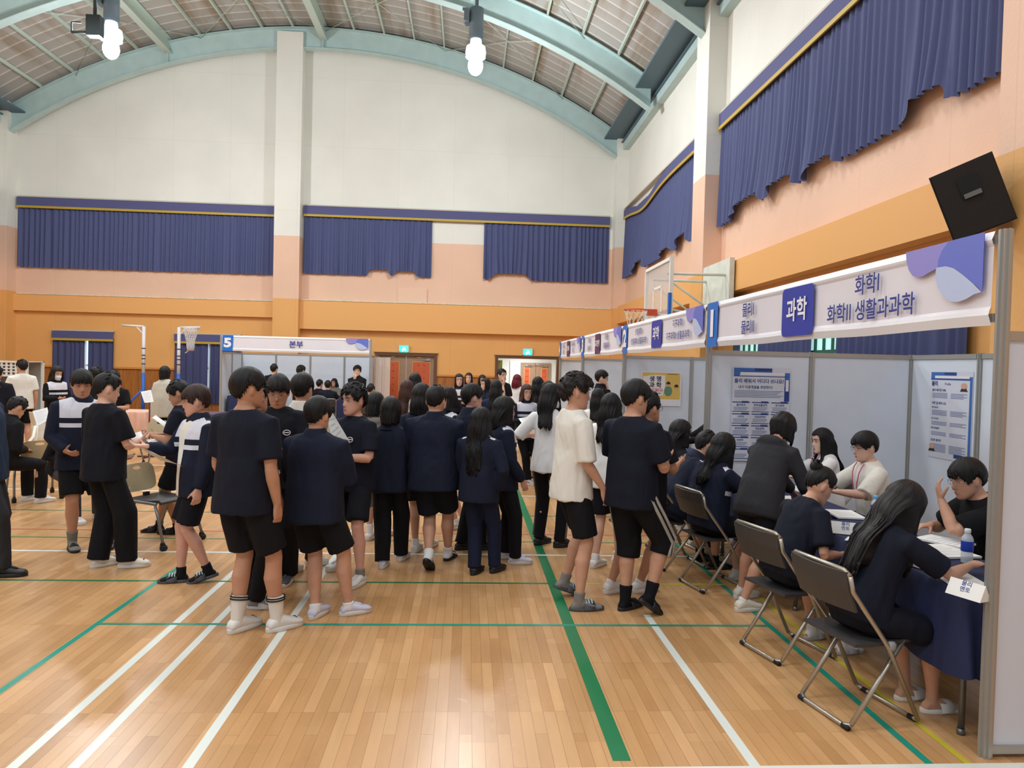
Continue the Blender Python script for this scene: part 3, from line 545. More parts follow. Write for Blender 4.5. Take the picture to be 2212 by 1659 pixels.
# booth 5
ya, yb = 21.3, 23.2; xa = atY(478, 740, ya)[0]; xb = atY(801, 740, ya)[0]; e = empty('exhibition_booth', (0, 0, 0), 0, 'white exhibition booth with banner numbered 5 by the far wall', 'exhibition booth')
pp = [(xa, ya, 2.5), (xb, ya, 2.5), (xa, (ya + yb) / 2, 2.03), (xb, (ya + yb) / 2, 2.03)] + [(xa + (xb - xa) * i / 4, yb, 2.03) for i in range(5)]
for x, y, z in pp: p = MB(); post(p, x, y, z); p.build('post', M_alu, e)
def panel5(A, B, e=e):
    p = MB(); A = Vector((*A, 0)); B = Vector((*B, 0)); d = (B - A).normalized(); n = Vector((-d.y, d.x, 0)); A = A + d * .022; B = B - d * .022
    for z0, z1, th, mi in ((.06, 1.98, .004, 0), (1.98, 2.025, .016, 1)):
        vs = [A - n * th, B - n * th, B + n * th, A + n * th]; p.add([v + Vector((0, 0, z)) for z in (z0, z1) for v in vs], [(3, 2, 1, 0), (4, 5, 6, 7), (0, 1, 5, 4), (1, 2, 6, 5), (2, 3, 7, 6), (3, 0, 4, 7)], mi)
    p.build('panel', [M_panel, M_alu], e)
ym = (ya + yb) / 2
for x in (xa, xb): panel5((x, ya), (x, ym)); panel5((x, ym), (x, yb))
for i in range(4): panel5((xa + (xb - xa) * i / 4, yb), (xa + (xb - xa) * (i + 1) / 4, yb))
fascia(e, (xa + .03, ya - .02, 0), (xb - .03, ya - .02, 0), 2.05, 2.5, '5', [('t', '본부', .5, .5, .22)], (0, -1, 0))
r = MB(); r.box((xa, ya - .016, 2.44), (xb, ya + .016, 2.48)); r.box((xa, ya - .016, 2.07), (xb, ya + .016, 2.11)); r.build('rail', M_alu, e)
g = MB(); g.box((xb + .06, ya + .5, 0), (xb + .52, ya + .56, 1.98)); g.box((xb + .1, ya + .46, 0), (xb + .14, ya + .5, 1.98)); g.box((xb + .3, ya + .46, 0), (xb + .34, ya + .5, 1.98)); tag(g.build('folding_partition', mat('beige_partition', (206, 188, 176), .6)), 'narrow beige folding partition between sign 5 and the closed doors', 'partition')
b5 = (xa, xb, ya, yb)
# ---------------------------------------------------------------- posters
M_pblue = mat('poster_blue', (58, 104, 178), .5); M_pdark = mat('poster_navy', (34, 60, 128), .5); M_ppaper = mat('poster_paper', (206, 210, 222), .5); M_pgrey = mat('poster_text_grey', (120, 132, 170), .5); M_pskin = mat('portrait_skin', (206, 160, 140), .6)
M_pyel = mat('poster_yellow', (222, 186, 96), .6); M_pgreen = mat('poster_green', (98, 140, 110), .6); M_pred = mat('poster_red', (214, 92, 76), .6); M_pblk = mat('poster_black', (40, 40, 44), .6); M_pwht = mat('poster_white', (228, 226, 232), .5)
def poster(O, ux, nrm, w, h, fn, label, cat='poster'):
    O = Vector(O); ux = Vector(ux); N = Vector(nrm); up = Vector((0, 0, 1)); e = empty('poster', O, 0, label, cat)
    def P(x, z, d): return ux * (x * w) - up * (z * h) + N * d      # x,z 0..1 from the top left
    def rect(mb, x0, z0, x1, z1, d, mi=0, sk=0): mb.quad(P(x0 + sk, z1, d), P(x1 + sk, z1, d), P(x1, z0, d), P(x0, z0, d), mi)
    s = MB(); c = [P(0, 1, .001), P(1, 1, .001), P(1, 0, .001), P(0, 0, .001)]; c2 = [p + N * .0015 for p in c]
    s.add(c + c2, [(3, 2, 1, 0), (4, 5, 6, 7), (0, 1, 5, 4), (1, 2, 6, 5), (2, 3, 7, 6), (3, 0, 4, 7)]); s.build('paper', M_ppaper if cat != 'x' else M_pwht, e)
    fn(e, P, rect, ux, up, w, h)
def p1(e, P, rect, ux, up, w, h):
    b = MB(); rect(b, .02, .01, .68, .075, .003); rect(b, .02, .055, .99, .085, .0031); rect(b, .9, .06, .99, .36, .003); rect(b, .02, .07, .12, .095, .003); b.build('header', M_pblue, e)
    b = MB(); rect(b, .38, .01, .68, .04, .0036); rect(b, .9, .2, .98, .36, .0036); rect(b, .02, .093, .92, .101, .0036)
    for r in range(5):
        for c in range(3):
            x0 = .01 + c * .335; z0 = .37 + r * .125
            rect(b, x0, z0, x0 + .3, z0 + .01, .0036); rect(b, x0 + .16, z0 - .008, x0 + .28, z0 + .012, .0037); rect(b, x0, z0 + .1, x0 + .3, z0 + .108, .0036)
    b.build('card_borders', M_pdark, e)
    b = MB(); rect(b, .13, .055, .9, .085, .0045); rect(b, .92, .13, .97, .25, .0045); b.build('search_bar', M_pwht, e)
    b = MB(); text_geo(b, '물리 배워서 어디다 쓰나요?', h * .052, P(.46, .15, .004), ux, up, 0, .02, sx=.92); text_geo(b, '내가 이공계열을 희망한다?', h * .036, P(.4, .215, .004), ux, up, 0, .015, sx=.95)
    heads = [['물리학과', '화학생물공학', '전자공학'], ['수학과', '의료공학부', '기계공학'], ['화학공학부', '재료공학', '건축공학'], ['천문학', '통계학', '환경공학'], ['', '', '']]
    for r in range(5):
        for c in range(3):
            if heads[r][c]: text_geo(b, heads[r][c], h * .027, P(.16 + c * .335, .405 + r * .125, .004), ux, up, 0, .015)
    b.build('lettering', M_pdark, e)
    b = MB()
    for i in range(5): rect(b, .04, .25 + i * .016, .88 - (i % 3) * .05, .257 + i * .016, .0036)
    for r in range(5):
        for c in range(3):
            for k in range(3): rect(b, .03 + c * .335, .425 + r * .125 + k * .014, .28 + c * .335 - .03 * (k == 2), .431 + r * .125 + k * .014, .0036)
    b.build('small_print', M_pgrey, e)
q0 = atY(1583, 792, 7.36); q1_ = atY(1708, 801, 7.36); poster((q0[0], 7.36, q0[2]), (1, 0, 0), (0, -1, 0), q1_[0] - q0[0], .98, p1, 'tall blue and white career poster on the panel behind the hooded figure')
def p2(e, P, rect, ux, up, w, h):
    b = MB(); rect(b, .0, .01, .62, .09, .003); rect(b, .0, .06, .98, .1, .0031); rect(b, .93, .06, .99, .98, .003); b.build('header', M_pblue, e)
    b = MB(); rect(b, .1, .05, .92, .08, .0045); b.build('search_bar', M_pwht, e)
    b = MB(); rect(b, .33, .01, .62, .04, .0036); rect(b, .0, .085, .95, .092, .0036); text_geo(b, '물리', h * .06, P(.1, .145, .004), ux, up, 0, .03); text_geo(b, 'Profile', h * .04, P(.42, .145, .004), ux, up, 0, .0)
    for s, z, sz in (('물리 배우면 어때', .22, .034), ('어떤 걸 배우나요', .37, .036), ('역학 에너지', .42, .024), ('전기 자기장', .55, .026), ('파동 현대물리', .66, .026), ('진로와 물리학', .80, .032)): text_geo(b, s, h * sz, P(.04, z, .004), ux, up, 0, .018, 'LEFT')
    rect(b, .62, .93, .92, .97, .004); b.build('lettering', M_pdark, e)
    b = MB()
    for z0, n in ((.25, 4), (.45, 4), (.58, 3), (.70, 3), (.84, 6)):
        for i in range(n): rect(b, .05, z0 + i * .016, .42, z0 + .008 + i * .016, .0036); rect(b, .5, z0 + i * .016, .88 - .08 * (i % 2), z0 + .008 + i * .016, .0036)
    b.build('small_print', M_pgrey, e)
    for cx, cz in ((.8, .16), (.08, .87)):
        b = MB(); b.add([P(cx + .07 * math.cos(t), cz + .033 * math.sin(t), .0046) for t in [i * PI / 8 for i in range(16)]], [tuple(range(16))]); b.build('portrait', M_pskin, e)
        b = MB(); b.add([P(cx - .09, cz + .062, .0043), P(cx + .09, cz + .062, .0043), P(cx + .05, cz + .025, .0043), P(cx - .05, cz + .025, .0043)], [(0, 1, 2, 3)]); b.build('portrait_suit', M_pblk, e)
qa = atX(2012, 806, 4.68); qb = atX(2103, 806, 4.68); poster((4.684, qa[1], 1.86), (0, -1, 0), (-1, 0, 0), qa[1] - qb[1], .86, p2, 'narrow blue-edged poster on the booth back wall above the man in black')
def p3(e, P, rect, ux, up, w, h):
    b = MB(); rect(b, .03, .03, .97, .8, .003); b.build('yellow_field', M_pyel, e)
    b = MB(); b.add([P(x, z, .0036) for x, z in ((.05, .15), (.28, .1), (.6, .1), (.6, .42), (.55, .7), (.12, .68), (.05, .45))], [tuple(range(7))]); b.build('speech_bubble', M_pwht, e)
    b = MB(); text_geo(b, '생 명', h * .17, P(.36, .22, .0042), ux, up, 0, .03); text_geo(b, '과 학', h * .17, P(.36, .4, .0042), ux, up, 0, .03); rect(b, .65, .06, .92, .075, .004); rect(b, .1, .62, .5, .64, .004); b.build('lettering', M_pblk, e)
    b = MB(); text_geo(b, '이거다!', h * .12, P(.4, .55, .0042), ux, up, 0, .03); b.build('red_lettering', M_pred, e)
    for cx, cz, m in ((.68, .56, M_pgreen), (.88, .64, M_pyel)):
        b = MB(); b.add([P(cx + .1 * math.cos(t), cz + .15 * math.sin(t), .0045) for t in [i * PI / 8 for i in range(16)]], [tuple(range(16))]); b.build('figure_body', m, e)
        b = MB(); b.add([P(cx + .045 * math.cos(t), cz - .19 + .06 * math.sin(t), .0047) for t in [i * PI / 8 for i in range(16)]], [tuple(range(16))]); b.build('figure_face', M_pskin, e)
        b = MB(); b.add([P(cx + .055 * math.cos(t), cz - .2 + .08 * math.sin(t), .005) for t in [PI + i * PI / 8 for i in range(9)]], [tuple(range(9))]); b.build('figure_hair', M_pblk, e)
qa = atY(1385, 802, 11.43); qb = atY(1470, 878, 11.43); poster((qa[0], 11.43, qa[2]), (1, 0, 0), (0, -1, 0), qb[0] - qa[0], qa[2] - qb[2], p3, 'yellow science poster with two drawn figures in the second booth', 'x')
bpy.data.objects[[o.name for o in bpy.data.objects if o.get('category') == 'x'][0]]['category'] = 'poster'
# ---------------------------------------------------------------- tables
M_cloth = mat('navy_cloth', (34, 42, 78), .8, var=.04, bump=.25, bscale=14); M_leg = mat('steel_leg', (120, 124, 124), .35, .7)
def cloth_table(x0, x1, y0, y1, label, clabel, z=.74, cm=None, drop=.42, group=None):
    e = empty('folding_table', ((x0 + x1) / 2, (y0 + y1) / 2, 0), 0, label, 'table', group); W_, D_ = (x1 - x0) / 2, (y1 - y0) / 2
    b = MB(); b.box((-W_ + .01, -D_ + .01, z - .04), (W_ - .01, D_ - .01, z - .012)); b.build('table_top', M_white, e)
    for sx in (-1, 1):
        for sy in (-1, 1): b = MB(); b.tube([(sx * (W_ - .07), sy * (D_ - .06), .012), (sx * (W_ - .07), sy * (D_ - .06), z - .04)], .016); b.tube([(sx * (W_ - .07), sy * (D_ - .06), 0), (sx * (W_ - .07), sy * (D_ - .06), .03)], .02); b.build('leg', M_leg, e)
    b = MB(); b.box((-W_ + .1, -.02, z - .3), (W_ - .1, .02, z - .27)); b.build('stretcher', M_leg, e)
    c = MB(); per = []
    cs = [(-W_, -D_), (W_, -D_), (W_, D_), (-W_, D_)]; n = 36
    for i in range(4):
        a, b_ = cs[i], cs[(i + 1) % 4]
        for k in range(n): t = k / n; per.append((a[0] + (b_[0] - a[0]) * t, a[1] + (b_[1] - a[1]) * t, i))
    rows = [(0, z), (.004, z - .006), (.012, z - .03), (.03, z - drop * .5), (.05, z - drop)]; rings = []
    for k, (o, zz) in enumerate(rows):
        ring = []
        for j, (x, y, i) in enumerate(per):
            nx, ny = ((0, -1), (1, 0), (0, 1), (-1, 0))[i]; w = (.014 * math.sin(j * 1.1) + .01 * math.sin(j * .43)) * (k / 4) if k > 1 else 0
            ring.append((x + nx * (o + w), y + ny * (o + w), zz + (.012 * math.sin(j * .7) if k == 4 else 0)))
        rings.append(ring)
    c.loft(rings, 0, False); c.add(rings[0], [tuple(range(len(per)))]); o = c.build('tablecloth', cm or M_cloth, None, loc=((x0 + x1) / 2, (y0 + y1) / 2, .003))
    tag(o, clabel, 'tablecloth', 'tablecloths of the right-hand booths' if group else None)
GT = 'tables of the right-hand booths'
cloth_table(2.46, 3.02, 3.4, 5.1, 'folding table under navy cloth in booth one, nearest the corner post', 'navy cloth on the table nearest the corner post of booth one', group=GT)
cloth_table(2.46, 3.02, 5.25, 6.95, 'folding table under navy cloth in booth one, farther from the corner post', 'navy cloth on the farther table of booth one, before the glasses wearer in cream', group=GT)
cloth_table(2.5, 3.1, 7.9, 10.9, 'long folding table under navy cloth in the second booth', 'navy cloth on the table of the second booth', group=GT)
cloth_table(2.5, 3.1, 12.2, 15.0, 'folding table under navy cloth in the third booth', 'navy cloth on the table of the third booth', group=GT)
cloth_table(b5[0] + .1, b5[0] + 1.6, 21.6, 22.2, 'folding table with navy cloth at the left side of booth five', 'navy cloth at the left side of booth five', drop=.6)
cloth_table(b5[0] + 2.3, b5[1] - .2, 21.2, 21.8, 'folding table with navy cloth at the right side of booth five', 'navy cloth at the right side of booth five', drop=.6)
M_pink = mat('pale_pink_cloth', (224, 178, 156), .7)
q = atY(262, 903, 15.5); r_ = atY(330, 903, 15.5); cloth_table(q[0], r_[0] + .1, 14.9, 15.7, 'low table under pale pink cloth behind the beige rolling chair', 'pale pink cloth on the low table before the blue goal base', z=.7, cm=M_pink, drop=.35)
q = atY(440, 880, 14.0); r_ = atY(500, 880, 14.0); cloth_table(q[0] - .3, r_[0], 13.6, 14.4, 'table with dusky plum drape behind the walking figure in glasses', 'dusky plum cloth on the table by booth five', z=.78, cm=mat('plum_cloth', (92, 66, 88), .8), drop=.6)
# ---------------------------------------------------------------- chairs
M_tube = mat('chair_tube', (178, 172, 160), .32, .75); M_seatp = mat('chair_dark_plastic', (62, 60, 60), .5); M_foot = mat('rubber_black', (20, 20, 22), .6)
def slabloft(mb, x0, x1, yz, th, n=8, curve=0.0, mi=0):
    """curved sheet: width x0..x1, profile points (y,z)"""
    rings = []
    for k in range(n + 1):
        u = k / n; x = x0 + (x1 - x0) * u; c = curve * (1 - (2 * u - 1) ** 2); e = .012 * (abs(2 * u - 1) ** 8)
        top = [(x, y - c, z - e * 0) for y, z in yz]; N_ = []
        for i, (y, z) in enumerate(yz):
            a = yz[max(i - 1, 0)]; b = yz[min(i + 1, len(yz) - 1)]; dy, dz = b[0] - a[0], b[1] - a[1]; l = math.hypot(dy, dz) or 1; N_.append((-dz / l, dy / l))
        rings.append(top + [(x, y - c + nn[0] * th, z + nn[1] * th) for (y, z), nn in reversed(list(zip(yz, N_)))])
    mb.loft(rings, mi, True, False)
def folding_chair(name='folding_chair'):
    e = empty(name); W_ = .215
    for s in (-1, 1):
        b = MB(); b.tube([(s * W_, -.255, .80), (s * W_, -.235, .72), (s * (W_), .0, .42), (s * W_, .20, .03)], .0125); b.build('front_leg', M_tube, e)
        b = MB(); b.tube([(s * (W_ - .03), .12, .44), (s * (W_ - .03), -.02, .25), (s * (W_ - .03), -.19, .03)], .0125); b.build('rear_leg', M_tube, e)
    b = MB(); b.tube([(-W_, .20, .03), (-W_ + .04, .215, .015), (W_ - .04, .215, .015), (W_, .20, .03)], .0125); b.tube([(-W_ + .03, -.19, .03), (-W_ + .07, -.205, .015), (W_ - .07, -.205, .015), (W_ - .03, -.19, .03)], .0125); b.build('floor_bar', M_tube, e)
    b = MB(); b.tube([(-W_, -.255, .80), (-W_ + .03, -.265, .825), (W_ - .03, -.265, .825), (W_, -.255, .80)], .0125); b.build('top_rail', M_tube, e)
    for x in (-W_ + .05, W_ - .05):
        for y in (.215, -.205): b = MB(); b.tube([(x - .022, y, .014), (x + .022, y, .014)], .0145); b.build('rubber_foot', M_foot, e)
    b = MB(); slabloft(b, -W_ + .02, W_ - .02, [(-.19, .445), (-.1, .44), (0, .44), (.12, .445), (.2, .452), (.215, .44)], -.016); b.build('seat', M_seatp, e)
    b = MB(); slabloft(b, -W_ + .005, W_ - .005, [(-.262, .82), (-.25, .74), (-.215, .66), (-.195, .615)], -.012, curve=.03); b.build('backrest', M_seatp, e)
    for s in (-1, 1): b = MB(); b.ball((s * (W_ + .0), .015, .425), (.018, .03, .03), n=5); b.build('hinge', mat('hinge_grey', (150, 150, 150), .5), e)
    return e
def put(o, x, y, head, label, cat=None, group=None, first=None):
    o.location = (x, y, 0); o.rotation_euler = (0, 0, -math.radians(head)); return tag(o, label, cat, group)
fc = folding_chair(); _u = [0]
def place_fold(x, y, head, label):
    o = fc if _u[0] == 0 else copy_tree(fc); _u[0] += 1; put(o, x, y, head, label, 'folding chair', 'grey folding chairs at the booth tables')
place_fold(2.12, 3.72, 77, 'nearest grey folding chair, carrying the long-haired sitter by the corner post')
place_fold(2.1, 4.52, 74, 'grey folding chair under the sitter with a hair bun')
place_fold(2.1, 5.92, 76, 'grey folding chair behind the legs of the hooded leaning figure')
place_fold(1.97, 6.55, 80, 'grey folding chair under the navy jacket sitter bending forward')
place_fold(1.96, 8.3, 80, 'grey folding chair at the near end of the second booth table')
place_fold(2.0, 9.5, 84, 'grey folding chair under the brown-haired sitter in grey')
place_fold(3.48, 4.5, -80, 'grey folding chair inside booth one under the man in black')
place_fold(3.62, 6.1, -88, 'grey folding chair inside booth one under the sitter in cream')
place_fold(3.6, 7.0, -88, 'grey folding chair inside booth one under the long-haired sitter in white')
place_fold(3.7, 9.3, -90, 'grey folding chair inside the second booth under the bowl-haired sitter')
M_beige = mat('beige_mesh', (196, 184, 150), .55, bump=.3, bscale=200); M_yb = mat('yellow_beige', (206, 188, 132), .5); M_grey = mat('grey_frame', (136, 138, 140), .35, .5)
def training_chair(mb_, ms):
    e = empty('training_chair')
    for s in (-1, 1):
        b = MB(); b.tube([(s * .22, .14, .42), (s * .24, .2, .3), (s * .25, .27, .07)], .014); b.tube([(s * .22, -.1, .42), (s * .24, -.18, .25), (s * .25, -.26, .07)], .014); b.tube([(s * .22, .16, .42), (s * .22, -.17, .43), (s * .215, -.2, .5)], .015); b.build('side_frame', M_grey, e)
        for y in (.27, -.26): b = MB(); b.ball((s * .25, y, .055), (.018, .03, .03), n=6); b.tube([(s * .25 - .022, y + .01, .028), (s * .25 + .022, y + .01, .028)], .028, n=12); b.build('caster', M_foot, e)
    b = MB(); slabloft(b, -.215, .215, [(-.2, .45), (-.1, .44), (.05, .445), (.18, .46), (.215, .44)], -.03); b.build('seat', ms, e)
    b = MB(); n = 16; outer = []
    for i in range(n):   # plastic back with a grip hole
        a = 2 * PI * i / n; ca, sa = math.cos(a), math.sin(a); outer.append((.195 * math.copysign(abs(ca) ** .45, ca), .135 * math.copysign(abs(sa) ** .5, sa)))
    def by(x, z): return -.235 - .1 * (z / .38) + .02 * (x / .22) ** 2
    hole = [(.05 * math.cos(2 * PI * i / n), .09 + .018 * math.sin(2 * PI * i / n)) for i in range(n)]
    vs = []; 
    for d in (0, .014):
        for P_ in (outer, hole): vs += [(x, by(x, z + .19) - d, .60 + z + .02) for x, z in P_]
    fs = []
    for i in range(n): j = (i + 1) % n; fs += [(i, j, n + j, n + i), (2 * n + j, 2 * n + i, 3 * n + i, 3 * n + j), (j, i, 2 * n + i, 2 * n + j), (n + i, n + j, 3 * n + j, 3 * n + i)]
    b.add(vs, fs, 0, False); b.tube([(-.2, -.2, .45), (-.21, -.2, .55)], .02); b.tube([(.2, -.2, .45), (.21, -.2, .55)], .02); b.build('backrest', mb_, e)
    b = MB(); b.box((-.03, -.2, .43), (.03, -.17, .48)); b.build('tilt_block', M_foot, e); return e
GC = 'rolling training chairs on the left of the hall'
tc1 = training_chair(M_beige, M_seatp); q = fl(345, 1172)
put(tc1, q[0] + .0, q[1] + .02, 112, 'olive beige backed rolling chair with grip hole behind the walking figure in glasses', 'rolling chair', GC)
q = fl(300, 1015); put(copy_tree(tc1), q[0], q[1] + .25, -165, 'yellowish rolling chair alone on the floor before the pale pink table', 'rolling chair', GC)
q = fl(60, 1085); put(copy_tree(tc1), q[0] - .1, q[1] + .3, -40, 'beige backed rolling chair at the left edge beside the cut-off figure', 'rolling chair', GC)
def plastic_chair():
    e = empty('plastic_chair'); M_ = mat('ivory_plastic', (222, 216, 200), .4)
    for s in (-1, 1):
        b = MB(); b.tube([(s * .22, .2, 0), (s * .21, .17, .42), (s * .21, .1, .62), (s * .21, -.15, .66), (s * .2, -.24, .8)], [.022, .024, .024, .022, .022], ry=.014); b.build('front_leg', M_, e)
        b = MB(); b.tube([(s * .23, -.3, 0), (s * .2, -.2, .42), (s * .19, -.26, .8)], .022, ry=.014); b.build('rear_leg', M_, e)
    b = MB(); slabloft(b, -.22, .22, [(-.2, .41), (0, .405), (.2, .42)], -.02); b.build('seat', M_, e)
    b = MB(); b.box((-.18, -.17, .422), (.18, .17, .45)); b.build('cushion', mat('red_cushion', (164, 42, 48), .8), e)
    b = MB(); slabloft(b, -.21, .21, [(-.27, .83), (-.25, .72), (-.22, .62)], -.014, curve=.06); b.build('backrest', M_, e); return e
pc = plastic_chair(); q = fl(112, 1050); put(pc, q[0] - .1, q[1] + .1, 160, 'ivory plastic armchair with red cushion at the left, back towards the viewer', 'plastic chair', 'ivory plastic chairs at the left')
q = fl(90, 1000); put(copy_tree(pc), q[0] - .1, q[1] + .5, 20, 'farther ivory plastic chair with rounded back beside the waiting sitter in black', 'plastic chair', 'ivory plastic chairs at the left')
# ---------------------------------------------------------------- people
def V(*a): return Vector(a)
def skinmat(k):
    t = {'fair': (216, 172, 150), 'mid': (200, 152, 126), 'tan': (190, 140, 112), 'pale': (226, 188, 168), 'rosy': (208, 158, 138)}[k]
    return mat('skin_' + k, t, .5, var=.06, vscale=14, bump=.06, bscale=90, spec=.35)
def hairmat(k):
    n = 'hair_' + k
    if n in MATS: return MATS[n]
    c = {'black': (22, 20, 21), 'soft': (34, 28, 28), 'brown': (54, 36, 32), 'auburn': (70, 44, 38), 'red': (110, 24, 36)}[k]
    m, nt, b = node_mat(n); L = nt.links; at = nt.nodes.new('ShaderNodeAttribute'); at.attribute_name = 'strand'
    mp = nt.nodes.new('ShaderNodeMapping'); mp.inputs['Scale'].default_value = (90, 2.0, 1); L.new(at.outputs['Vector'], mp.inputs[0])
    no = nt.nodes.new('ShaderNodeTexNoise'); no.inputs['Scale'].default_value = 1.0; no.inputs['Detail'].default_value = 3; L.new(mp.outputs[0], no.inputs['Vector'])
    cr = nt.nodes.new('ShaderNodeValToRGB'); l = lin(c); cr.color_ramp.elements[0].color = (*[v * .55 for v in l], 1); cr.color_ramp.elements[1].color = (*[v * 1.3 for v in l], 1); cr.color_ramp.elements[0].position = .35; cr.color_ramp.elements[1].position = .7
    L.new(no.outputs['Fac'], cr.inputs[0]); L.new(cr.outputs[0], b.inputs['Base Color']); b.inputs['Roughness'].default_value = .5; b.inputs['Specular IOR Level'].default_value = .3
    bp = nt.nodes.new('ShaderNodeBump'); bp.inputs['Strength'].default_value = .7; bp.inputs['Distance'].default_value = .006; L.new(no.outputs['Fac'], bp.inputs['Height']); L.new(bp.outputs[0], b.inputs['Normal'])
    MATS[n] = m; return m
def clothmat(k):
    n = 'cloth_' + k
    if n in MATS: return MATS[n]
    c = {'navy': (19, 23, 37), 'navyj': (23, 29, 48), 'black': (15, 15, 20), 'ink': (17, 19, 29), 'white': (226, 222, 212), 'cream': (222, 216, 206), 'pure': (232, 232, 232), 'char': (46, 46, 50), 'grey': (170, 166, 158), 'slate': (60, 60, 66), 'polo': (36, 52, 76), 'ash': (128, 124, 118), 'blue': (23, 30, 54), 'shawl': (196, 192, 178)}[k.split('_')[0]]
    m, nt, b = node_mat(n); L = nt.links; b.inputs['Roughness'].default_value = .85; b.inputs['Specular IOR Level'].default_value = .25; b.inputs['Sheen Weight'].default_value = .0
    tc = nt.nodes.new('ShaderNodeTexCoord'); no = nt.nodes.new('ShaderNodeTexNoise'); no.inputs['Scale'].default_value = 5; no.inputs['Detail'].default_value = 1.5; no.inputs['Distortion'].default_value = 1.2; mpp = nt.nodes.new('ShaderNodeMapping'); mpp.inputs['Scale'].default_value = (1.3, 1.3, .6); mpp.inputs['Rotation'].default_value = (.3, .5, 0); L.new(tc.outputs['Object'], mpp.inputs[0]); L.new(mpp.outputs[0], no.inputs['Vector'])
    bp = nt.nodes.new('ShaderNodeBump'); bp.inputs['Strength'].default_value = .45; bp.inputs['Distance'].default_value = .045; L.new(no.outputs['Fac'], bp.inputs['Height']); L.new(bp.outputs[0], b.inputs['Normal'])
    base = (*lin(c), 1)
    if '_' not in k: b.inputs['Base Color'].default_value = base; MATS[n] = m; return m
    # woven chest panels: attribute 'tc' = (across, forward, height up the torso)
    at = nt.nodes.new('ShaderNodeAttribute'); at.attribute_name = 'tc'; sp = nt.nodes.new('ShaderNodeSeparateXYZ'); L.new(at.outputs['Vector'], sp.inputs[0])
    def cmp(sock, op, v):
        q = nt.nodes.new('ShaderNodeMath'); q.operation = op; L.new(sock, q.inputs[0]); q.inputs[1].default_value = v; return q.outputs[0]
    def mul(a, c_): q = nt.nodes.new('ShaderNodeMath'); q.operation = 'MULTIPLY'; L.new(a, q.inputs[0]); L.new(c_, q.inputs[1]); return q.outputs[0]
    def add(a, c_): q = nt.nodes.new('ShaderNodeMath'); q.operation = 'MAXIMUM'; L.new(a, q.inputs[0]); L.new(c_, q.inputs[1]); return q.outputs[0]
    ax = nt.nodes.new('ShaderNodeMath'); ax.operation = 'ABSOLUTE'; L.new(sp.outputs[0], ax.inputs[0]); ax = ax.outputs[0]
    front = cmp(sp.outputs[1], 'GREATER_THAN', .0); inx = cmp(ax, 'LESS_THAN', .185)
    up = cmp(sp.outputs[2], 'GREATER_THAN', 1.285); b1 = mul(cmp(sp.outputs[2], 'GREATER_THAN', 1.195), cmp(sp.outputs[2], 'LESS_THAN', 1.235))
    wh = mul(mul(mul(add(up, b1), front), inx), cmp(sp.outputs[1], 'LESS_THAN', .19))
    cap = mul(mul(cmp(sp.outputs[2], 'GREATER_THAN', 1.395), cmp(ax, 'GREATER_THAN', .13)), cmp(ax, 'LESS_THAN', .185)); cap = mul(cap, cmp(sp.outputs[1], 'GREATER_THAN', -.045)); wh = add(wh, cap)
    mx = nt.nodes.new('ShaderNodeMix'); mx.data_type = 'RGBA'; L.new(wh, mx.inputs[0]); mx.inputs[6].default_value = base; mx.inputs[7].default_value = (*lin((214, 214, 224)), 1); out = mx.outputs[2]
    if 'open' in k:
        wh_ = 0; mid = mul(cmp(ax, 'LESS_THAN', .066), cmp(sp.outputs[1], 'GREATER_THAN', .02)); m2 = nt.nodes.new('ShaderNodeMix'); m2.data_type = 'RGBA'; L.new(mid, m2.inputs[0]); L.new(out, m2.inputs[6]); m2.inputs[7].default_value = (*lin((224, 218, 206)), 1); out = m2.outputs[2]
    L.new(out, b.inputs['Base Color']); MATS[n] = m; return m
M_eye = mat('eye_white', (214, 206, 200), .3); M_iris = mat('eye_dark', (26, 18, 16), .25); M_brow = mat('brow', (40, 30, 28), .8); M_lip = mat('lip', (190, 116, 102), .5)
# ---- geometry helpers for figures
def ring(c, ax, ay, a, b, n=20, p=2.0):
    out = []
    for j in range(n):
        t = 2 * PI * j / n; x, y = math.cos(t), math.sin(t)
        if p != 2: x = math.copysign(abs(x) ** (2 / p), x); y = math.copysign(abs(y) ** (2 / p), y)
        out.append(c + ax * (a * x) + ay * (b * y))
    return out
def limb(mb, pts, rs, n=14, side=None, flat=1.0):
    """closed tapered tube along points; rs radii (or pairs)"""
    P = [Vector(p) for p in pts]; rings = []; s = side.copy() if side is not None else V(1, 0, 0)
    def ends(i, sgn, k):
        pass
    for i, p in enumerate(P):
        t = P[min(i + 1, len(P) - 1)] - P[max(i - 1, 0)]
        if t.length < 1e-6: t = V(0, 0, 1)
        t.normalize(); ay = t.cross(s)
        if ay.length < .1: ay = t.cross(V(0, 1, 0))
        ay.normalize(); ax = ay.cross(t).normalized(); s = ax
        r = rs[i]; ra, rb = r if isinstance(r, tuple) else (r, r * flat); rings.append(ring(p, ax, ay, ra, rb, n))
    mb.loft(rings, 0, True, True)
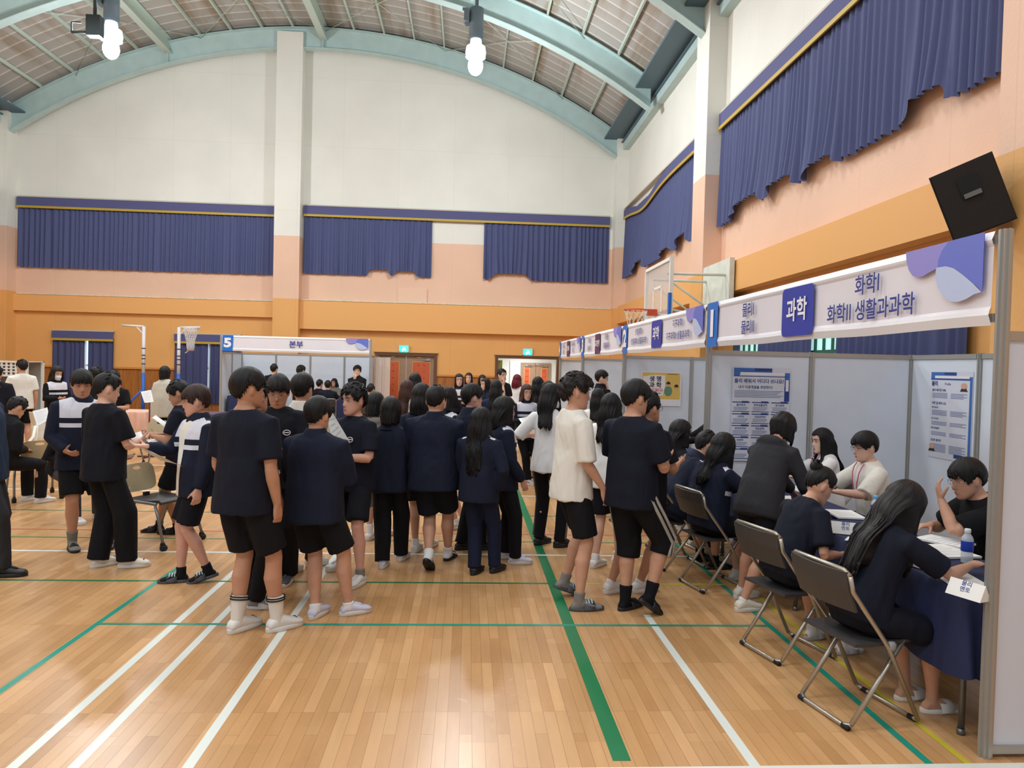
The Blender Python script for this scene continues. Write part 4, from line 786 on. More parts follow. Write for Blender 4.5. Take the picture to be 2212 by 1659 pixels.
def remesh(mb, vox, smooth=2):
    me = bpy.data.meshes.new('r'); me.from_pydata(mb.v, [], mb.f); me.update()
    o = bpy.data.objects.new('r', me); COL.objects.link(o); md = o.modifiers.new('r', 'REMESH'); md.mode = 'VOXEL'; md.voxel_size = vox; md.use_smooth_shade = True
    dg = bpy.context.evaluated_depsgraph_get(); out = bpy.data.meshes.new_from_object(o.evaluated_get(dg)); bpy.data.objects.remove(o); bpy.data.meshes.remove(me)
    nv = len(out.vertices); co = np.empty(nv * 3); out.vertices.foreach_get('co', co); co = co.reshape(-1, 3)
    ed = np.empty(len(out.edges) * 2, dtype=np.int32); out.edges.foreach_get('vertices', ed); ed = ed.reshape(-1, 2)
    deg = np.bincount(ed.ravel(), minlength=nv).astype(float)[:, None]; deg[deg == 0] = 1
    for _ in range(smooth):
        for f in (.6, -.35):
            s = np.zeros_like(co)
            for a in range(3): s[:, a] = np.bincount(ed[:, 0], co[ed[:, 1], a], nv) + np.bincount(ed[:, 1], co[ed[:, 0], a], nv)
            co = co + f * (s / deg - co)
    return out, co
def normals(me, co):
    me.vertices.foreach_set('co', co.ravel()); me.update(); n = np.empty(len(co) * 3); me.vertex_normals.foreach_get('vector', n); return n.reshape(-1, 3)
def folds(me, co, amp, seed, fr=9.0, aniso=(1, 1, .45)):
    if amp <= 0: me.vertices.foreach_set('co', co.ravel()); me.update(); return co
    r = np.random.default_rng(seed); n = normals(me, co); q = co * np.array(aniso); d = np.zeros(len(co))
    w = q + .05 * np.stack([np.sin(q[:, 1] * 11 + r.uniform(0, 6)), np.sin(q[:, 2] * 13 + r.uniform(0, 6)), np.sin(q[:, 0] * 12 + r.uniform(0, 6))], 1)
    for k in range(7):
        v = r.normal(size=3); v /= np.linalg.norm(v); f = fr * r.uniform(.6, 2.6); d += np.sin(w @ v * f * 2 + r.uniform(0, 6)) ** 3 / (1 + .4 * k)
    co = co + n * (amp * d / 2.2)[:, None]; me.vertices.foreach_set('co', co.ravel()); me.update(); return co
def ik(A, B, la, lb, pole):
    d = B - A; L = d.length; m = la + lb - .004
    if L > m: B = A + d * (m / L); d = B - A; L = m
    if L < abs(la - lb) + .02: L = abs(la - lb) + .02; B = A + d.normalized() * L; d = B - A
    u = d / L; x = (la * la - lb * lb + L * L) / (2 * L); h = math.sqrt(max(la * la - x * x, 0)); p = pole - u * pole.dot(u)
    if p.length < 1e-4: p = V(0, 0, 1) - u * u.z
    return A + u * x + p.normalized() * h, B
HEADZ = [(-.118, .020, .074, .050), (-.112, .036, .083, .030), (-.098, .050, .088, .0), (-.082, .059, .089, -.035), (-.062, .065, .088, -.058), (-.035, .070, .087, -.076), (-.01, .074, .086, -.088), (.015, .0745, .087, -.095), (.04, .076, .089, -.097), (.065, .073, .085, -.093), (.085, .065, .074, -.082), (.1, .05, .054, -.062), (.112, .03, .03, -.038), (.118, .01, .012, -.014)]
def head_geo(mb, M, hs, fem):
    zs = [r[0] for r in HEADZ]; rings = []; n = 40; K = 30
    for i in range(K + 1):
        z = zs[0] + (zs[-1] - zs[0]) * i / K; w = np.interp(z, zs, [r[1] for r in HEADZ]); yf = np.interp(z, zs, [r[2] for r in HEADZ]); yb = np.interp(z, zs, [r[3] for r in HEADZ])
        if fem and z < -.05: w *= .93
        cy = (yf + yb) / 2; ry = (yf - yb) / 2; R_ = []
        for j in range(n):
            t = 2 * PI * j / n; x = w * math.cos(t); s = math.sin(t); y = cy + ry * s
            if s > 0:
                g = math.exp
                nose = (.024 if not fem else .020) * g(-(x / .012) ** 2) * (max(0, 1 - ((z + .032) / .018) ** 2) if z < -.032 else g(-((z + .032) / .026) ** 2))
                y += nose + .0055 * g(-(x / .022) ** 2 - ((z + .068) / .011) ** 2) + .004 * g(-(x / .02) ** 2 - ((z + .1) / .012) ** 2)
                y += -.009 * (g(-((abs(x) - .033) / .014) ** 2 - ((z - .004) / .012) ** 2)) + .003 * g(-((z - .034) / .012) ** 2) - .003 * g(-(x / .03) ** 2 - ((z + .083) / .008) ** 2)
            R_.append(M @ (V(x, y, z) * hs))
        rings.append(R_)
    mb.loft(rings, 0, True, True)
    for s in (-1, 1):
        E = M @ Matrix.Translation(V(s * .073, -.008, -.012) * hs) @ Matrix.Rotation(s * .35, 4, 'Z'); mb.ball((0, 0, 0), 1, 0, 6)
        k = len(mb.v) - 5 * 12
        for a in range(k, len(mb.v)): p = Vector(mb.v[a]); mb.v[a] = tuple(E @ (V(p.x * .011, p.y * .019, p.z * .033) * hs))
def hand_geo(mb, Wp, d, nrm, s, side, curl=.5, spread=.12, thumb=.6):
    """palm and five fingers; d = along the hand, nrm = palm facing direction, side = +1 right"""
    d = d.normalized(); nrm = (nrm - d * nrm.dot(d)).normalized(); x = d.cross(nrm) * side   # towards the little finger is -x
    rings = [ring(Wp + d * (u * s), x, nrm, a * s, b * s, 12, 2.6) for u, a, b in ((-.012, .026, .020), (.01, .030, .019), (.035, .038, .016), (.065, .041, .0145), (.088, .038, .012), (.094, .028, .008))]
    mb.loft(rings, 0, True, True)
    for i, (off, L) in enumerate(((.029, .072), (.0095, .080), (-.010, .074), (-.028, .058))):
        p = Wp + d * (.084 * s) + x * (off * s); a = spread * (off / .03); D = (d + x * a).normalized(); pts = [p - D * .01 * s, p]; c = curl * (.85 + .12 * i)
        for k, f in enumerate((.44, .32, .24)):
            D = (D * math.cos(c * (.7 + .35 * k)) + nrm * math.sin(c * (.7 + .35 * k))).normalized(); p = p + D * (L * f * s); pts.append(p)
        limb(mb, pts, [.0092 * s, .0092 * s, .0086 * s, .0078 * s, .0058 * s], 8, side=x)
    p = Wp + d * (.022 * s) + x * (.028 * s) + nrm * .006 * s; D = (d * .62 + x * thumb + nrm * .35).normalized(); pts = [p - D * .012 * s, p]
    for f in (.034, .03, .024): p = p + D * (f * s); pts.append(p); D = (D + d * .18 + nrm * (.1 + .2 * curl)).normalized()
    limb(mb, pts, [.013 * s, .0135 * s, .0115 * s, .0098 * s, .007 * s], 8, side=x)
def foot_rings(A, f, r, s, infl=0.0, L0=-.058, L1=.178, sole=.0, hgt=1.0):
    """A = point on the sole under the ankle; f forward, r right, up = world or tilted"""
    up = r.cross(f).normalized(); T = [(0, .020, .028), (.06, .030, .046), (.2, .033, .066), (.36, .034, .074), (.5, .038, .058), (.66, .044, .042), (.82, .046, .030), (.94, .038, .022), (1, .022, .014)]
    out = []
    for u, w, h in T:
        c = A + f * ((L0 + (L1 - L0) * u) * s); w = w * s + infl; h = h * s * hgt + infl * .7
        out.append(ring(c + up * (h / 2 + sole), r, up, w, h / 2 + .002, 14, 2.5))
    return out
def hair_geo(M, hs, style, seed, drape=None):
    r = random.Random(seed); st = dict(short=dict(f=68, s=98, b=146, vol=.98, L=0), bowl=dict(f=83, s=103, b=146, vol=1.01, L=0), curly=dict(f=72, s=97, b=142, vol=1.08, L=0, tuft=.014), sweep=dict(f=78, s=102, b=145, vol=1.02, L=0),
        long=dict(f=66, s=96, b=96, vol=1.0, L=.36), mid=dict(f=70, s=96, b=98, vol=1.04, L=.20), bob=dict(f=80, s=97, b=98, vol=1.07, L=.125), bun=dict(f=58, s=93, b=140, vol=.96, L=0), xlong=dict(f=72, s=96, b=96, vol=1.02, L=.52))[style]
    n = 64; T = 16; mb = MB(); vs = []; att = []; rx, ry, rz = .088 * st['vol'], .108 * st['vol'], .106 * st['vol']; C0 = V(0, -.008, .028)
    tu = st.get('tuft', .005); L = st['L']; Minv = M.to_3x3().inverted(); down = (Minv @ V(0, 0, -1)).normalized(); rows = T + (9 if L else 0)
    ph = [[r.uniform(0, 6.28) for _ in range(6)] for _ in range(2)]; lens = [r.uniform(.88, 1.06) for _ in range(n)]; jj = [r.uniform(-1, 1) for _ in range(n)]
    def shell(off):
        out = []
        for i in range(rows + 1):
            row = []
            for j in range(n):
                th = 2 * PI * j / n; a = abs(((th + PI) % (2 * PI)) - PI); ad = math.degrees(a)        # 0 front
                f_, s_, b_ = st['f'], st['s'], st['b']
                if ad < 38: e = f_
                elif ad < 62: e = f_ + (s_ + 6 - f_) * ((ad - 38) / 24) ** 1.5
                elif ad < 78: e = s_ + 6
                elif ad < 112: e = s_ - 15 * math.sin((ad - 78) / 34 * PI) if not L else s_
                else: u = (ad - 112) / 68; e = s_ + (b_ - s_) * min(1, u * 1.7) ** .7
                e += (4.5 if not L or ad < 50 else 1) * jj[j] * (1 if style != 'curly' else 2)
                uu = min(1, i / T); phi = math.radians(e) * uu
                wob = tu * uu * (math.sin(th * 7 + ph[0][0] + uu * 5) + .7 * math.sin(th * 13 + ph[0][1] - uu * 7)) * .5 + (tu * .8 * math.sin(th * 5 + uu * 19 + ph[0][2]) * math.sin(uu * 14 + th * 3) if style == 'curly' else 0)
                w = 1 + off / .09 - (.05 * max(0, uu - .8) / .2 if not L else 0); sp_ = math.sin(phi) if phi < PI / 2 else math.sin(phi) ** (.8 if ad > 60 else 1); x = rx * w * sp_ * math.sin(th); y = ry * w * sp_ * math.cos(th); z = rz * w * math.cos(phi)
                k = 1 + wob / .09 + (.05 if style in ('bowl', 'bob') and ad < 50 else 0) * uu; p = V(x * k, y * k, z * (1 + wob * .6 / .09)) + C0
                if not L and phi > PI / 2 and ad > 104: p.y += .012 * max(0, uu - .6)   # nape hugs the neck
                if L and i > T and L > .15 and drape:
                    v = (i - T) / 9; p = M @ (p * hs)
                    if ad >= 56:
                        xl = -(p - M.translation).dot(drape[1]) * -1; fr_ = ad < 84; l = L * v * lens[j] * (.72 if fr_ else 1) * min(1, (ad - 56) / 9 + .1)
                        S0 = drape[0](1.43, xl * (1.0 if fr_ else .92), (.075 + off * .5) if fr_ else (-.105 + off * .5)); d0 = (S0 - p).length
                        if l < d0: t_ = l / d0; p = p.lerp(S0, t_) + drape[2] * ((.012 if fr_ else -.022) * math.sin(PI * t_))
                        else:
                            r2 = l - d0; k2 = min(1, r2 / .12)
                            p = drape[0](1.43 - r2, xl * ((1.15 if fr_ else .92) - (.0 if fr_ else .25) * v), (.075 + .07 * k2 + off * .5) if fr_ else (-.105 - .055 * k2 + off * .5))
                        p = p + drape[1] * (math.sin(j * 1.9 + v * 5) * .005) + drape[2] * (math.cos(j * 2.3 + v * 4) * .004)
                    row.append(p); continue
                if L and i > T:
                    v = (i - T) / 9
                    if ad < 60: v *= 0
                    l = L * v * lens[j] * (1 if ad > 70 else .0 + (ad - 60) / 10); back = V(0, -1, 0)
                    q = V(p.x * (1 - .10 * v), p.y, p.z) + down * l; q.y -= (.045 * min(1, v * 2.2) + .03 * v) * (1 if L > .15 else .1) * (1 if ad > 95 else .75)
                    if L > .15 and ad < 120: q.y -= .05 * min(1, v * 1.5); 
                    q.x *= 1 - (.18 * v if L > .15 else .05 * v); q += V(math.sin(j * 1.9 + v * 5) * .004, math.cos(j * 2.3 + v * 4) * .004, 0); p = q if l > 0 else p
                row.append(M @ (p * hs))
            out.append(row)
        return out
    so = shell(.0); si = shell(-.008 if not L else -.02); N = n
    for S in (so, si):
        for i, row in enumerate(S):
            for j, p in enumerate(row): vs.append(p); att.append((j / n * 1.0, i / rows, 0))
    fs = []; off = (rows + 1) * N
    for i in range(rows):
        for j in range(N): k = (j + 1) % N; fs.append((i * N + j, (i + 1) * N + j, (i + 1) * N + k, i * N + k)); fs.append((off + i * N + j, off + i * N + k, off + (i + 1) * N + k, off + (i + 1) * N + j))
    for j in range(N): k = (j + 1) % N; a = rows * N; fs.append((a + j, off + a + j, off + a + k, a + k))
    mb.add(vs, fs, 0, True)
    if not L:
        for q in range(150 if style != 'bun' else 50):
            j = r.randrange(n); i0 = rows - r.choice((1, 2, 3)); a_, b_2 = so[i0][j], so[rows][j]; dv = (b_2 - a_); nr_ = (b_2 - M @ (C0 * hs)).normalized(); tl = dv.normalized(); sd = tl.cross(nr_) * r.uniform(-.010, .010); c0 = len(mb.v)
            mb.tube([a_ + nr_ * .001, b_2 + nr_ * .0015 + sd * .5, b_2 + tl * r.uniform(.006, .018) * hs - nr_ * .004 + sd], [.0034, .0038, .0006], 0, 4); att += [(r.random(), .8, 0)] * (len(mb.v) - c0)
    if style == 'bun':
        c0 = len(mb.v); mb.ball(M @ (V(.0, -.088, .092) * hs), (.042 * hs, .042 * hs, .036 * hs), 0, 10); att += [(((i * 7) % 24) / 12, i / 200, 0) for i in range(len(mb.v) - c0)]
        for q in range(5): c0 = len(mb.v); a = r.uniform(-1, 1); mb.tube([M @ (V(a * .02, -.09, .11) * hs), M @ (V(a * .06, -.12, .13) * hs), M @ (V(a * .08, -.14, .115) * hs)], [.006, .004, .001], 0, 5); att += [(.2, .3, 0)] * (len(mb.v) - c0)
    if style in ('curly', 'short', 'sweep'):
        for q in range(26 if style == 'curly' else 12):
            th = r.uniform(0, 2 * PI); phi = r.uniform(.1, 1.2); d = V(math.sin(phi) * math.sin(th), math.sin(phi) * math.cos(th), math.cos(phi)); p = C0 + V(d.x * rx, d.y * ry, d.z * rz) * .97; t = V(r.uniform(-1, 1), r.uniform(-.2, 1), r.uniform(-.3, .3)); t -= d * t.dot(d); t.normalize(); c0 = len(mb.v)
            k = .03 if style == 'curly' else .022; mb.tube([M @ ((p - t * k) * hs), M @ ((p + d * .006) * hs), M @ ((p + t * k + d * (.008 if style == 'curly' else .002)) * hs)], [.007, .009, .002], 0, 6); att += [(r.random(), .3, 0)] * (len(mb.v) - c0)
    me = mb.mesh('hair', []); a = me.attributes.new('strand', 'FLOAT_VECTOR', 'POINT'); a.data.foreach_set('vector', np.array(att, dtype=np.float32).ravel()); return me
HANDPOS = {}
def person(label, X, Y, h, head, feet=None, pel=(0, 0), lean=0, side=0, twist=0, sit=0.0, look=(0, 0, 0), L='down', R='down', top='tee', tc='navy', bot='shorts', bc='ink', foot='sneaker', fc_='pure', sock='ankle', sc='pure', hair='short', hc='black', skin='mid', fem=False, glasses=False, mask=False, vox=.009, wide=1.0, stripe=None, lift=(0, 0), curl=(.5, .5), tuck=False, extra=None, knee=None, seed=None, group=None, lany=None):
    s = h / 1.75; seed = seed or int(abs(X * 131 + Y * 977)) + 5; rr = random.Random(seed); far = vox > .013
    e = empty('person', (X, Y, 0), -math.radians(head), label, 'person', group)
    # legs ------------------------------------------------------
    if feet is None: feet = ((-.11, 0, -8), (.11, 0, 8)) if not sit else ((-.13, .38, -5), (.13, .38, 5))
    hipz = (.90 * s if not sit else sit + .058); px, py = pel; pelv = V(px, py, hipz)
    hips = [pelv + V(-.088 * s, 0, 0), pelv + V(.088 * s, 0, 0)]; ankles = []; fdir = []
    for i, (fx, fy, yaw) in enumerate(feet):
        a = math.radians(yaw); f = V(math.sin(a), math.cos(a), 0); lf = lift[i]
        if lf: f = V(f.x * math.cos(lf), f.y * math.cos(lf), -math.sin(lf))
        r_ = V(math.cos(a), -math.sin(a), 0); up = r_.cross(f).normalized(); A = V(fx, fy, .0)
        if lf: A = A + V(0, 0, .15 * s * math.sin(lf)) if lf > 0 else A
        fdir.append((A, f, r_, up)); ankles.append(A + up * .085 * s)
    la = .415 * s
    if not sit:
        for i in range(2):   # lower the pelvis until both feet reach the floor
            for _ in range(60):
                if (hips[i] - ankles[i]).length > 2 * la - .006: pelv.z -= .005; hips = [pelv + V(-.088 * s, 0, 0), pelv + V(.088 * s, 0, 0)]
                else: break
    knees = []
    for i in range(2):
        pole = fdir[i][1].copy(); pole.z = .35 if sit else 0; pole.x += (-.1, .1)[i]
        if knee and knee[i]: pole = V(*knee[i])
        k, a2 = ik(hips[i], ankles[i], la, la, pole); knees.append(k)
    # spine -----------------------------------------------------
    def frame(u):   # u metres above the pelvis
        k = u / (.5 * s); an = math.radians(lean) * (.75 + .35 * k); sd = math.radians(side) * (.6 + .6 * k); tw = math.radians(twist) * max(0, min(1, k))
        t = V(math.sin(sd), math.sin(an), math.cos(an)).normalized(); r_ = V(math.cos(tw), -math.sin(tw), -math.sin(sd)); f = t.cross(r_).normalized() * 1; r_ = f.cross(t).normalized(); f = t.cross(r_).normalized(); return t, r_, f
    tab = [pelv.copy()]; du = .02 * s
    for i in range(40): tab.append(tab[-1] + frame(i * du)[0] * du)
    def spine(z):   # z = height in a standing 1.75 m figure
        u = (z - .93) * s
        if u < 0: return pelv + V(0, 0, 1) * u + V(0, 0, .03 * s), *frame(0)
        i = min(int(u / du), 39); return tab[i] + (tab[i + 1] - tab[i]) * (u / du - i) + V(0, 0, .03 * s), *frame(u)
    body = MB(); g = .93 if fem else 1.0; g *= wide
    TR = [(.83, .10, .085, 0), (.88, .150, .105, -.005), (.94, .163, .112, -.008), (1.02, .142, .098, 0), (1.10, .130, .092, .004), (1.2, .142, .100, .006), (1.3, .155, .106, .004), (1.38, .158, .096, -.002), (1.43, .114, .070, -.008), (1.465, .072, .058, -.010), (1.49, .055, .054, -.005)]
    rings = []
    for z, a, b, fy in TR: c, t, r_, f = spine(z); rings.append(ring(c + f * (fy * s), r_, f, a * s * g, b * s * (g if z < 1.44 else 1), 22, 2.3))
    body.loft(rings, 0, True, True)
    cS, tS, rS, fS = spine(1.378); sh = [cS - rS * (.178 * s * g), cS + rS * (.178 * s * g)]
    cN, tN, rN, fN = spine(1.475)
    # head ------------------------------------------------------
    yaw, pit, rol = look
    hd = Matrix.Rotation(-math.radians(twist + yaw), 4, 'Z') @ Matrix.Rotation(-math.radians(lean * .45 + pit), 4, 'X') @ Matrix.Rotation(math.radians(rol), 4, 'Y')
    hs = (h / 1.75) ** .5 * (1.09 if not fem else 1.06)
    upn = (tN * .75 + (hd.to_3x3() @ V(0, 0, 1)) * .45).normalized(); HC = cN + upn * (.046 * s + .078 * hs) + (hd.to_3x3() @ V(0, 1, 0)) * (.012)
    M = Matrix.Translation(HC) @ hd
    limb(body, [cN - tN * .05 * s, cN + tN * .01, (cN + HC) / 2 + fN * -.002, HC + (hd.to_3x3() @ V(0, -.025, -.03)) * hs], [.062 * s * g, .055 * s * g, .052 * s * g, .052 * s * g], 16)
    head_geo(body, M, hs, fem)
    # arms ------------------------------------------------------
    hands = []; arms = []
    for i, mode in enumerate((L, R)):
        sg = (-1, 1)[i]; S = sh[i]; pn = None; hd_ = None; pole = V(sg * .55, -.6, -.4)
        def W_(x, y, z): c, t, r_, f = spine(z); return c + r_ * (x * s) + f * (y * s)
        if mode == 'down': T_ = W_(sg * .235, .03, .86); pole = V(sg * .3, -1, 0); hd_ = V(0, .12, -1); pn = V(-sg, .1, 0)
        elif mode == 'back': T_ = W_(sg * .24, -.10, .87); pole = V(sg * .3, -1, 0); hd_ = V(0, -.1, -1); pn = V(-sg, 0, 0)
        elif mode == 'fwd': T_ = W_(sg * .22, .16, .90); pole = V(sg * .3, -1, 0); hd_ = V(0, .4, -1); pn = V(-sg, 0, 0)
        elif mode == 'hold': T_ = W_(sg * .10, .27, 1.13); hd_ = V(-sg * .45, 1, .1); pn = V(-sg * .5, 0, .8)
        elif mode == 'low': T_ = W_(sg * .14, .22, .98); hd_ = V(-sg * .5, .8, -.2); pn = V(-sg * .7, 0, .5)
        elif mode == 'chin': T_ = HC + hd.to_3x3() @ (V(sg * .045, .085, -.19) * hs); hd_ = V(-sg * .25, .15, 1); pn = V(0, -1, .2); pole = V(sg * .5, .1, -1)
        elif mode == 'pocket': T_ = W_(sg * .215, .04, .91); pole = V(sg * .9, -.8, 0); hd_ = V(-sg * .2, .2, -1); pn = V(-sg, 0, 0)
        elif mode == 'table': T_ = V(sg * .13 * s, .42, .80); hd_ = V(-sg * .35, 1, 0); pn = V(0, 0, -1); pole = V(sg * .9, -.2, -.5)
        elif mode == 'lap': T_ = V(sg * .09, .22, (sit or .5) + .2); hd_ = V(-sg * .6, 1, -.2); pn = V(0, 0, -1)
        elif mode == 'cross': T_ = W_(-sg * .06, .19, 1.10 + .03 * sg); hd_ = V(-sg, .2, .1); pn = V(0, -1, 0); pole = V(sg * .9, -.1, -.9)
        else: T_ = V(*mode[0]); hd_ = V(*mode[1]); pn = V(*mode[2]); pole = V(*mode[3]) if len(mode) > 3 else pole
        E_, Wr = ik(S, T_, .285 * s, .245 * s, pole); ag = (.88 if fem else 1) * s * min(wide, 1.15)
        m1 = (S + E_) / 2; m2 = E_ * .72 + Wr * .28; m3 = E_ * .4 + Wr * .6
        limb(body, [S + (cS - S) * .25, S, S * .7 + E_ * .3, m1 * .6 + E_ * .4, E_], [.050 * ag, .056 * ag, .050 * ag, .043 * ag, .037 * ag], 14)
        limb(body, [E_ * .97 + S * .03, E_, m2, m3, Wr], [.034 * ag, .0385 * ag, .041 * ag, .034 * ag, (.027 * ag, .022 * ag)], 14)
        if mode not in ('pocket',): hand_geo(body, Wr, hd_, pn, s * (.93 if fem else 1), sg, curl[i], thumb=.7 if mode != 'down' else .4)
        arms.append((S, E_, Wr)); hands.append((Wr + hd_.normalized() * .085 * s, hd_.normalized(), pn))
    lg = (.95 if fem else 1) * s * (wide ** .7)
    for i in range(2):
        Hh, K, A = hips[i], knees[i], ankles[i]; bk = (K - Hh).cross(A - K); sgn = 1
        kf = ((Hh + A) / 2 - K); kf = kf.normalized() if kf.length > .02 else -fdir[i][1]
        limb(body, [Hh + V(0, 0, .05 * s), Hh, Hh * .6 + K * .4, Hh * .25 + K * .75, K], [.080 * lg, .087 * lg, .076 * lg, .062 * lg, .054 * lg], 16)
        limb(body, [K * .97 + Hh * .03, K, K * .82 + A * .18 + kf * .006, K * .66 + A * .34 + kf * .014 * s, K * .4 + A * .6 + kf * .006, K * .12 + A * .88, A - fdir[i][3] * .02 * s], [.050 * lg, .0535 * lg, .053 * lg, .058 * lg, .046 * lg, .034 * lg, .037 * lg], 16)
        A0, f, r_, up = fdir[i]; body.loft(foot_rings(A0 + up * (.012 if foot != 'bare' else 0), f, r_, s, 0), 0, True, True)
    me, co = remesh(body, vox, 2); me.vertices.foreach_set('co', co.ravel()); me.update()
    # face ------------------------------------------------------
    fb = MB(); H3 = lambda x, y, z: M @ (V(x, y, z) * hs)
    if not far or True:
        for sx in (-1, 1):
            c = H3(sx * .033, .0775, .004); fb.ball(c, 1, 1, 5); k0 = len(fb.v) - 4 * 10
            for a in range(k0, len(fb.v)): p = Vector(fb.v[a]) - c; fb.v[a] = tuple(M @ ((V(sx * .033, .0765, .004) + V(p.x * .0135, p.y * .008, p.z * .0038)) * hs))
            fb.ball(c, 1, 2, 5)
            for a in range(k0 + 40, len(fb.v)): p = Vector(fb.v[a]) - c; fb.v[a] = tuple(M @ ((V(sx * .033, .0795, .004) + V(p.x * .0058, p.y * .006, p.z * .0042)) * hs))
            fb.tube([H3(sx * .018, .081, .004), H3(sx * .026, .0855, .0082), H3(sx * .038, .084, .0084), H3(sx * .049, .076, .005)], .0013 * hs, 2, 5)
            fb.tube([H3(sx * .015, .092, .026), H3(sx * .03, .091, .031), H3(sx * .045, .083, .030), H3(sx * .054, .074, .025)], [.0022 * hs, .003 * hs, .0026 * hs, .0012 * hs], 3, 5)
        for z, rz_, dy in ((-.0640, .0022, 0), (-.0700, .0028, -.001)): fb.tube([H3(-.023, .080, z - .001), H3(-.011, .0915 + dy, z + .0012), H3(0, .0935 + dy, z), H3(.011, .0915 + dy, z + .0012), H3(.023, .080, z - .001)], [.001, rz_ * hs, rz_ * hs, rz_ * hs, .001], 4, 6)
        fb.tube([H3(-.021, .0825, -.067), H3(0, .0955, -.067), H3(.021, .0825, -.067)], .0009, 2, 4)
        for sx in (-1, 1): fb.ball(H3(sx * .006, .101 if not fem else .098, -.0445), .0026 * hs, 2, 4)
    import bmesh
    fm_ = fb.mesh('f', []); bm = bmesh.new(); bm.from_mesh(me); bm.from_mesh(fm_); me2 = bpy.data.meshes.new('person_body'); bm.to_mesh(me2); bm.free(); bpy.data.meshes.remove(me); bpy.data.meshes.remove(fm_)
    for m in (skinmat(skin), M_eye, M_iris, M_brow, M_lip): me2.materials.append(m)
    me2.polygons.foreach_set('use_smooth', [True] * len(me2.polygons))
    bo = bpy.data.objects.new('body', me2); COL.objects.link(bo); bo.parent = e
    def cloth(name, mb, m, amp, v=None, sm=3, att=False, fr=9.0):
        me, co = remesh(mb, v or max(vox * 1.25, .011), sm); co = folds(me, co, amp * s, seed, fr); me.name = name; me.materials.append(m); me.polygons.foreach_set('use_smooth', [True] * len(me.polygons))
        if att:
            P = np.array([tuple(spine(.8 + .02 * i)[0]) for i in range(36)]); Z = np.array([.8 + .02 * i for i in range(36)]); Fr = [spine(z) for z in Z]
            d2 = ((co[:, None, :] - P[None]) ** 2).sum(2); ix = d2.argmin(1); T = np.array([tuple(f[1]) for f in Fr]); Rr = np.array([tuple(f[2]) for f in Fr]); Ff = np.array([tuple(f[3]) for f in Fr]); dv = co - P[ix]
            tcv = np.stack([(dv * Rr[ix]).sum(1) / s, (dv * Ff[ix]).sum(1) / s, Z[ix] + (dv * T[ix]).sum(1) / s], 1)
            a = me.attributes.new('tc', 'FLOAT_VECTOR', 'POINT'); a.data.foreach_set('vector', tcv.astype(np.float32).ravel())
        o = bpy.data.objects.new(name, me); COL.objects.link(o); o.parent = e; return o
    # bottoms ---------------------------------------------------
    bm_ = MB(); seatz = .0
    rings = []
    for z, a, b, fy in ((.80 if not sit else .815, .135 if not sit else .155, .11 if not sit else .125, -.005), (.86, .170 if not sit else .182, .124 if not sit else .138, -.006), (.93, .168 if not sit else .184, .124 if not sit else .138, -.01), (.99 if not sit else 1.01, .150 if not sit else .168, .108 if not sit else .124, -.003), (1.02 if not sit else 1.06, .135 if not sit else .15, .098 if not sit else .112, 0)): c, t, r_, f = spine(z); rings.append(ring(c + f * (fy * s), r_, f, a * s * g, b * s * g, 22, 2.3))
    bm_.loft(rings, 0, True, True)
    for i in range(2):
        Hh, K, A = hips[i], knees[i], ankles[i]; A0, f, r_, up = fdir[i]
        if bot == 'shorts':
            u = .90 if not sit else .84; E1 = Hh * (1 - u) + K * u; limb(bm_, [Hh + V(0, 0, .03), Hh, Hh * .6 + K * .4, E1 * .9 + Hh * .1, E1], [.080 * lg, .099 * lg, .103 * lg, .100 * lg, .099 * lg], 20)
        elif bot == 'capri':
            E1 = K * .75 + A * .25; limb(bm_, [Hh + V(0, 0, .03), Hh, Hh * .5 + K * .5, K, E1], [.080 * lg, .099 * lg, .100 * lg, .090 * lg, .083 * lg], 20)
        else:
            wl = 1.22 if bot == 'wide' else 1.0; E1 = A - (A - K).normalized() * .0 + (A - K) * .045
            limb(bm_, [Hh + V(0, 0, .03), Hh, Hh * .55 + K * .45, K, K * .5 + A * .5, E1 * .9 + K * .1, E1], [.080 * lg, .097 * lg, .092 * lg, .080 * lg * wl, .074 * lg * wl, .068 * lg * wl, .070 * lg * wl], 20)
    bname = {'shorts': 'shorts', 'capri': 'track_pants'}.get(bot, 'trousers'); bo_ = cloth(bname, bm_, clothmat(bc), .006, fr=8)
    if stripe:
        for i in range(2):
            sg = (-1, 1)[i]; Hh, K, A = hips[i], knees[i], ankles[i]; E1 = K * .75 + A * .25 if bot == 'capri' else (A + (K - A) * .03); wl = 1.0
            for off in ((-.022, .022) if stripe == 2 else (0,)):
                st_ = MB(); P_ = [Hh + V(0, 0, .06), Hh, Hh * .5 + K * .5, K, K * .5 + E1 * .5, E1]; Rr = [.104, .108, .103, .093, .09, .088] if bot == 'capri' else [.102, .106, .096, .086, .078, .074]; rg = []
                for p, r0 in zip(P_, Rr):
                    t = (K - Hh).normalized() if p is not P_[-1] else (A - K).normalized(); o_ = V(sg, 0, 0); o_ = (o_ - t * o_.dot(t)).normalized(); q = t.cross(o_).normalized(); w_ = .010 if stripe == 2 else .016
                    c = p + o_ * (r0 * lg + .004) + q * off; rg.append([c - q * w_ - o_ * .012, c + q * w_ - o_ * .012, c + q * w_ + o_ * .002, c - q * w_ + o_ * .002])
                st_.loft(rg, 0, True, True); st_.build('side_stripe', clothmat('ash' if stripe == 1 else 'grey'), bo_)
    # tops ------------------------------------------------------
    tb = MB(); jk = top in ('jacket', 'hoodie'); ex = .012 if jk else 0.0; hem = (.80 if not jk else .78) if not sit else .87
    g1 = min(g, 1.0) ** .7
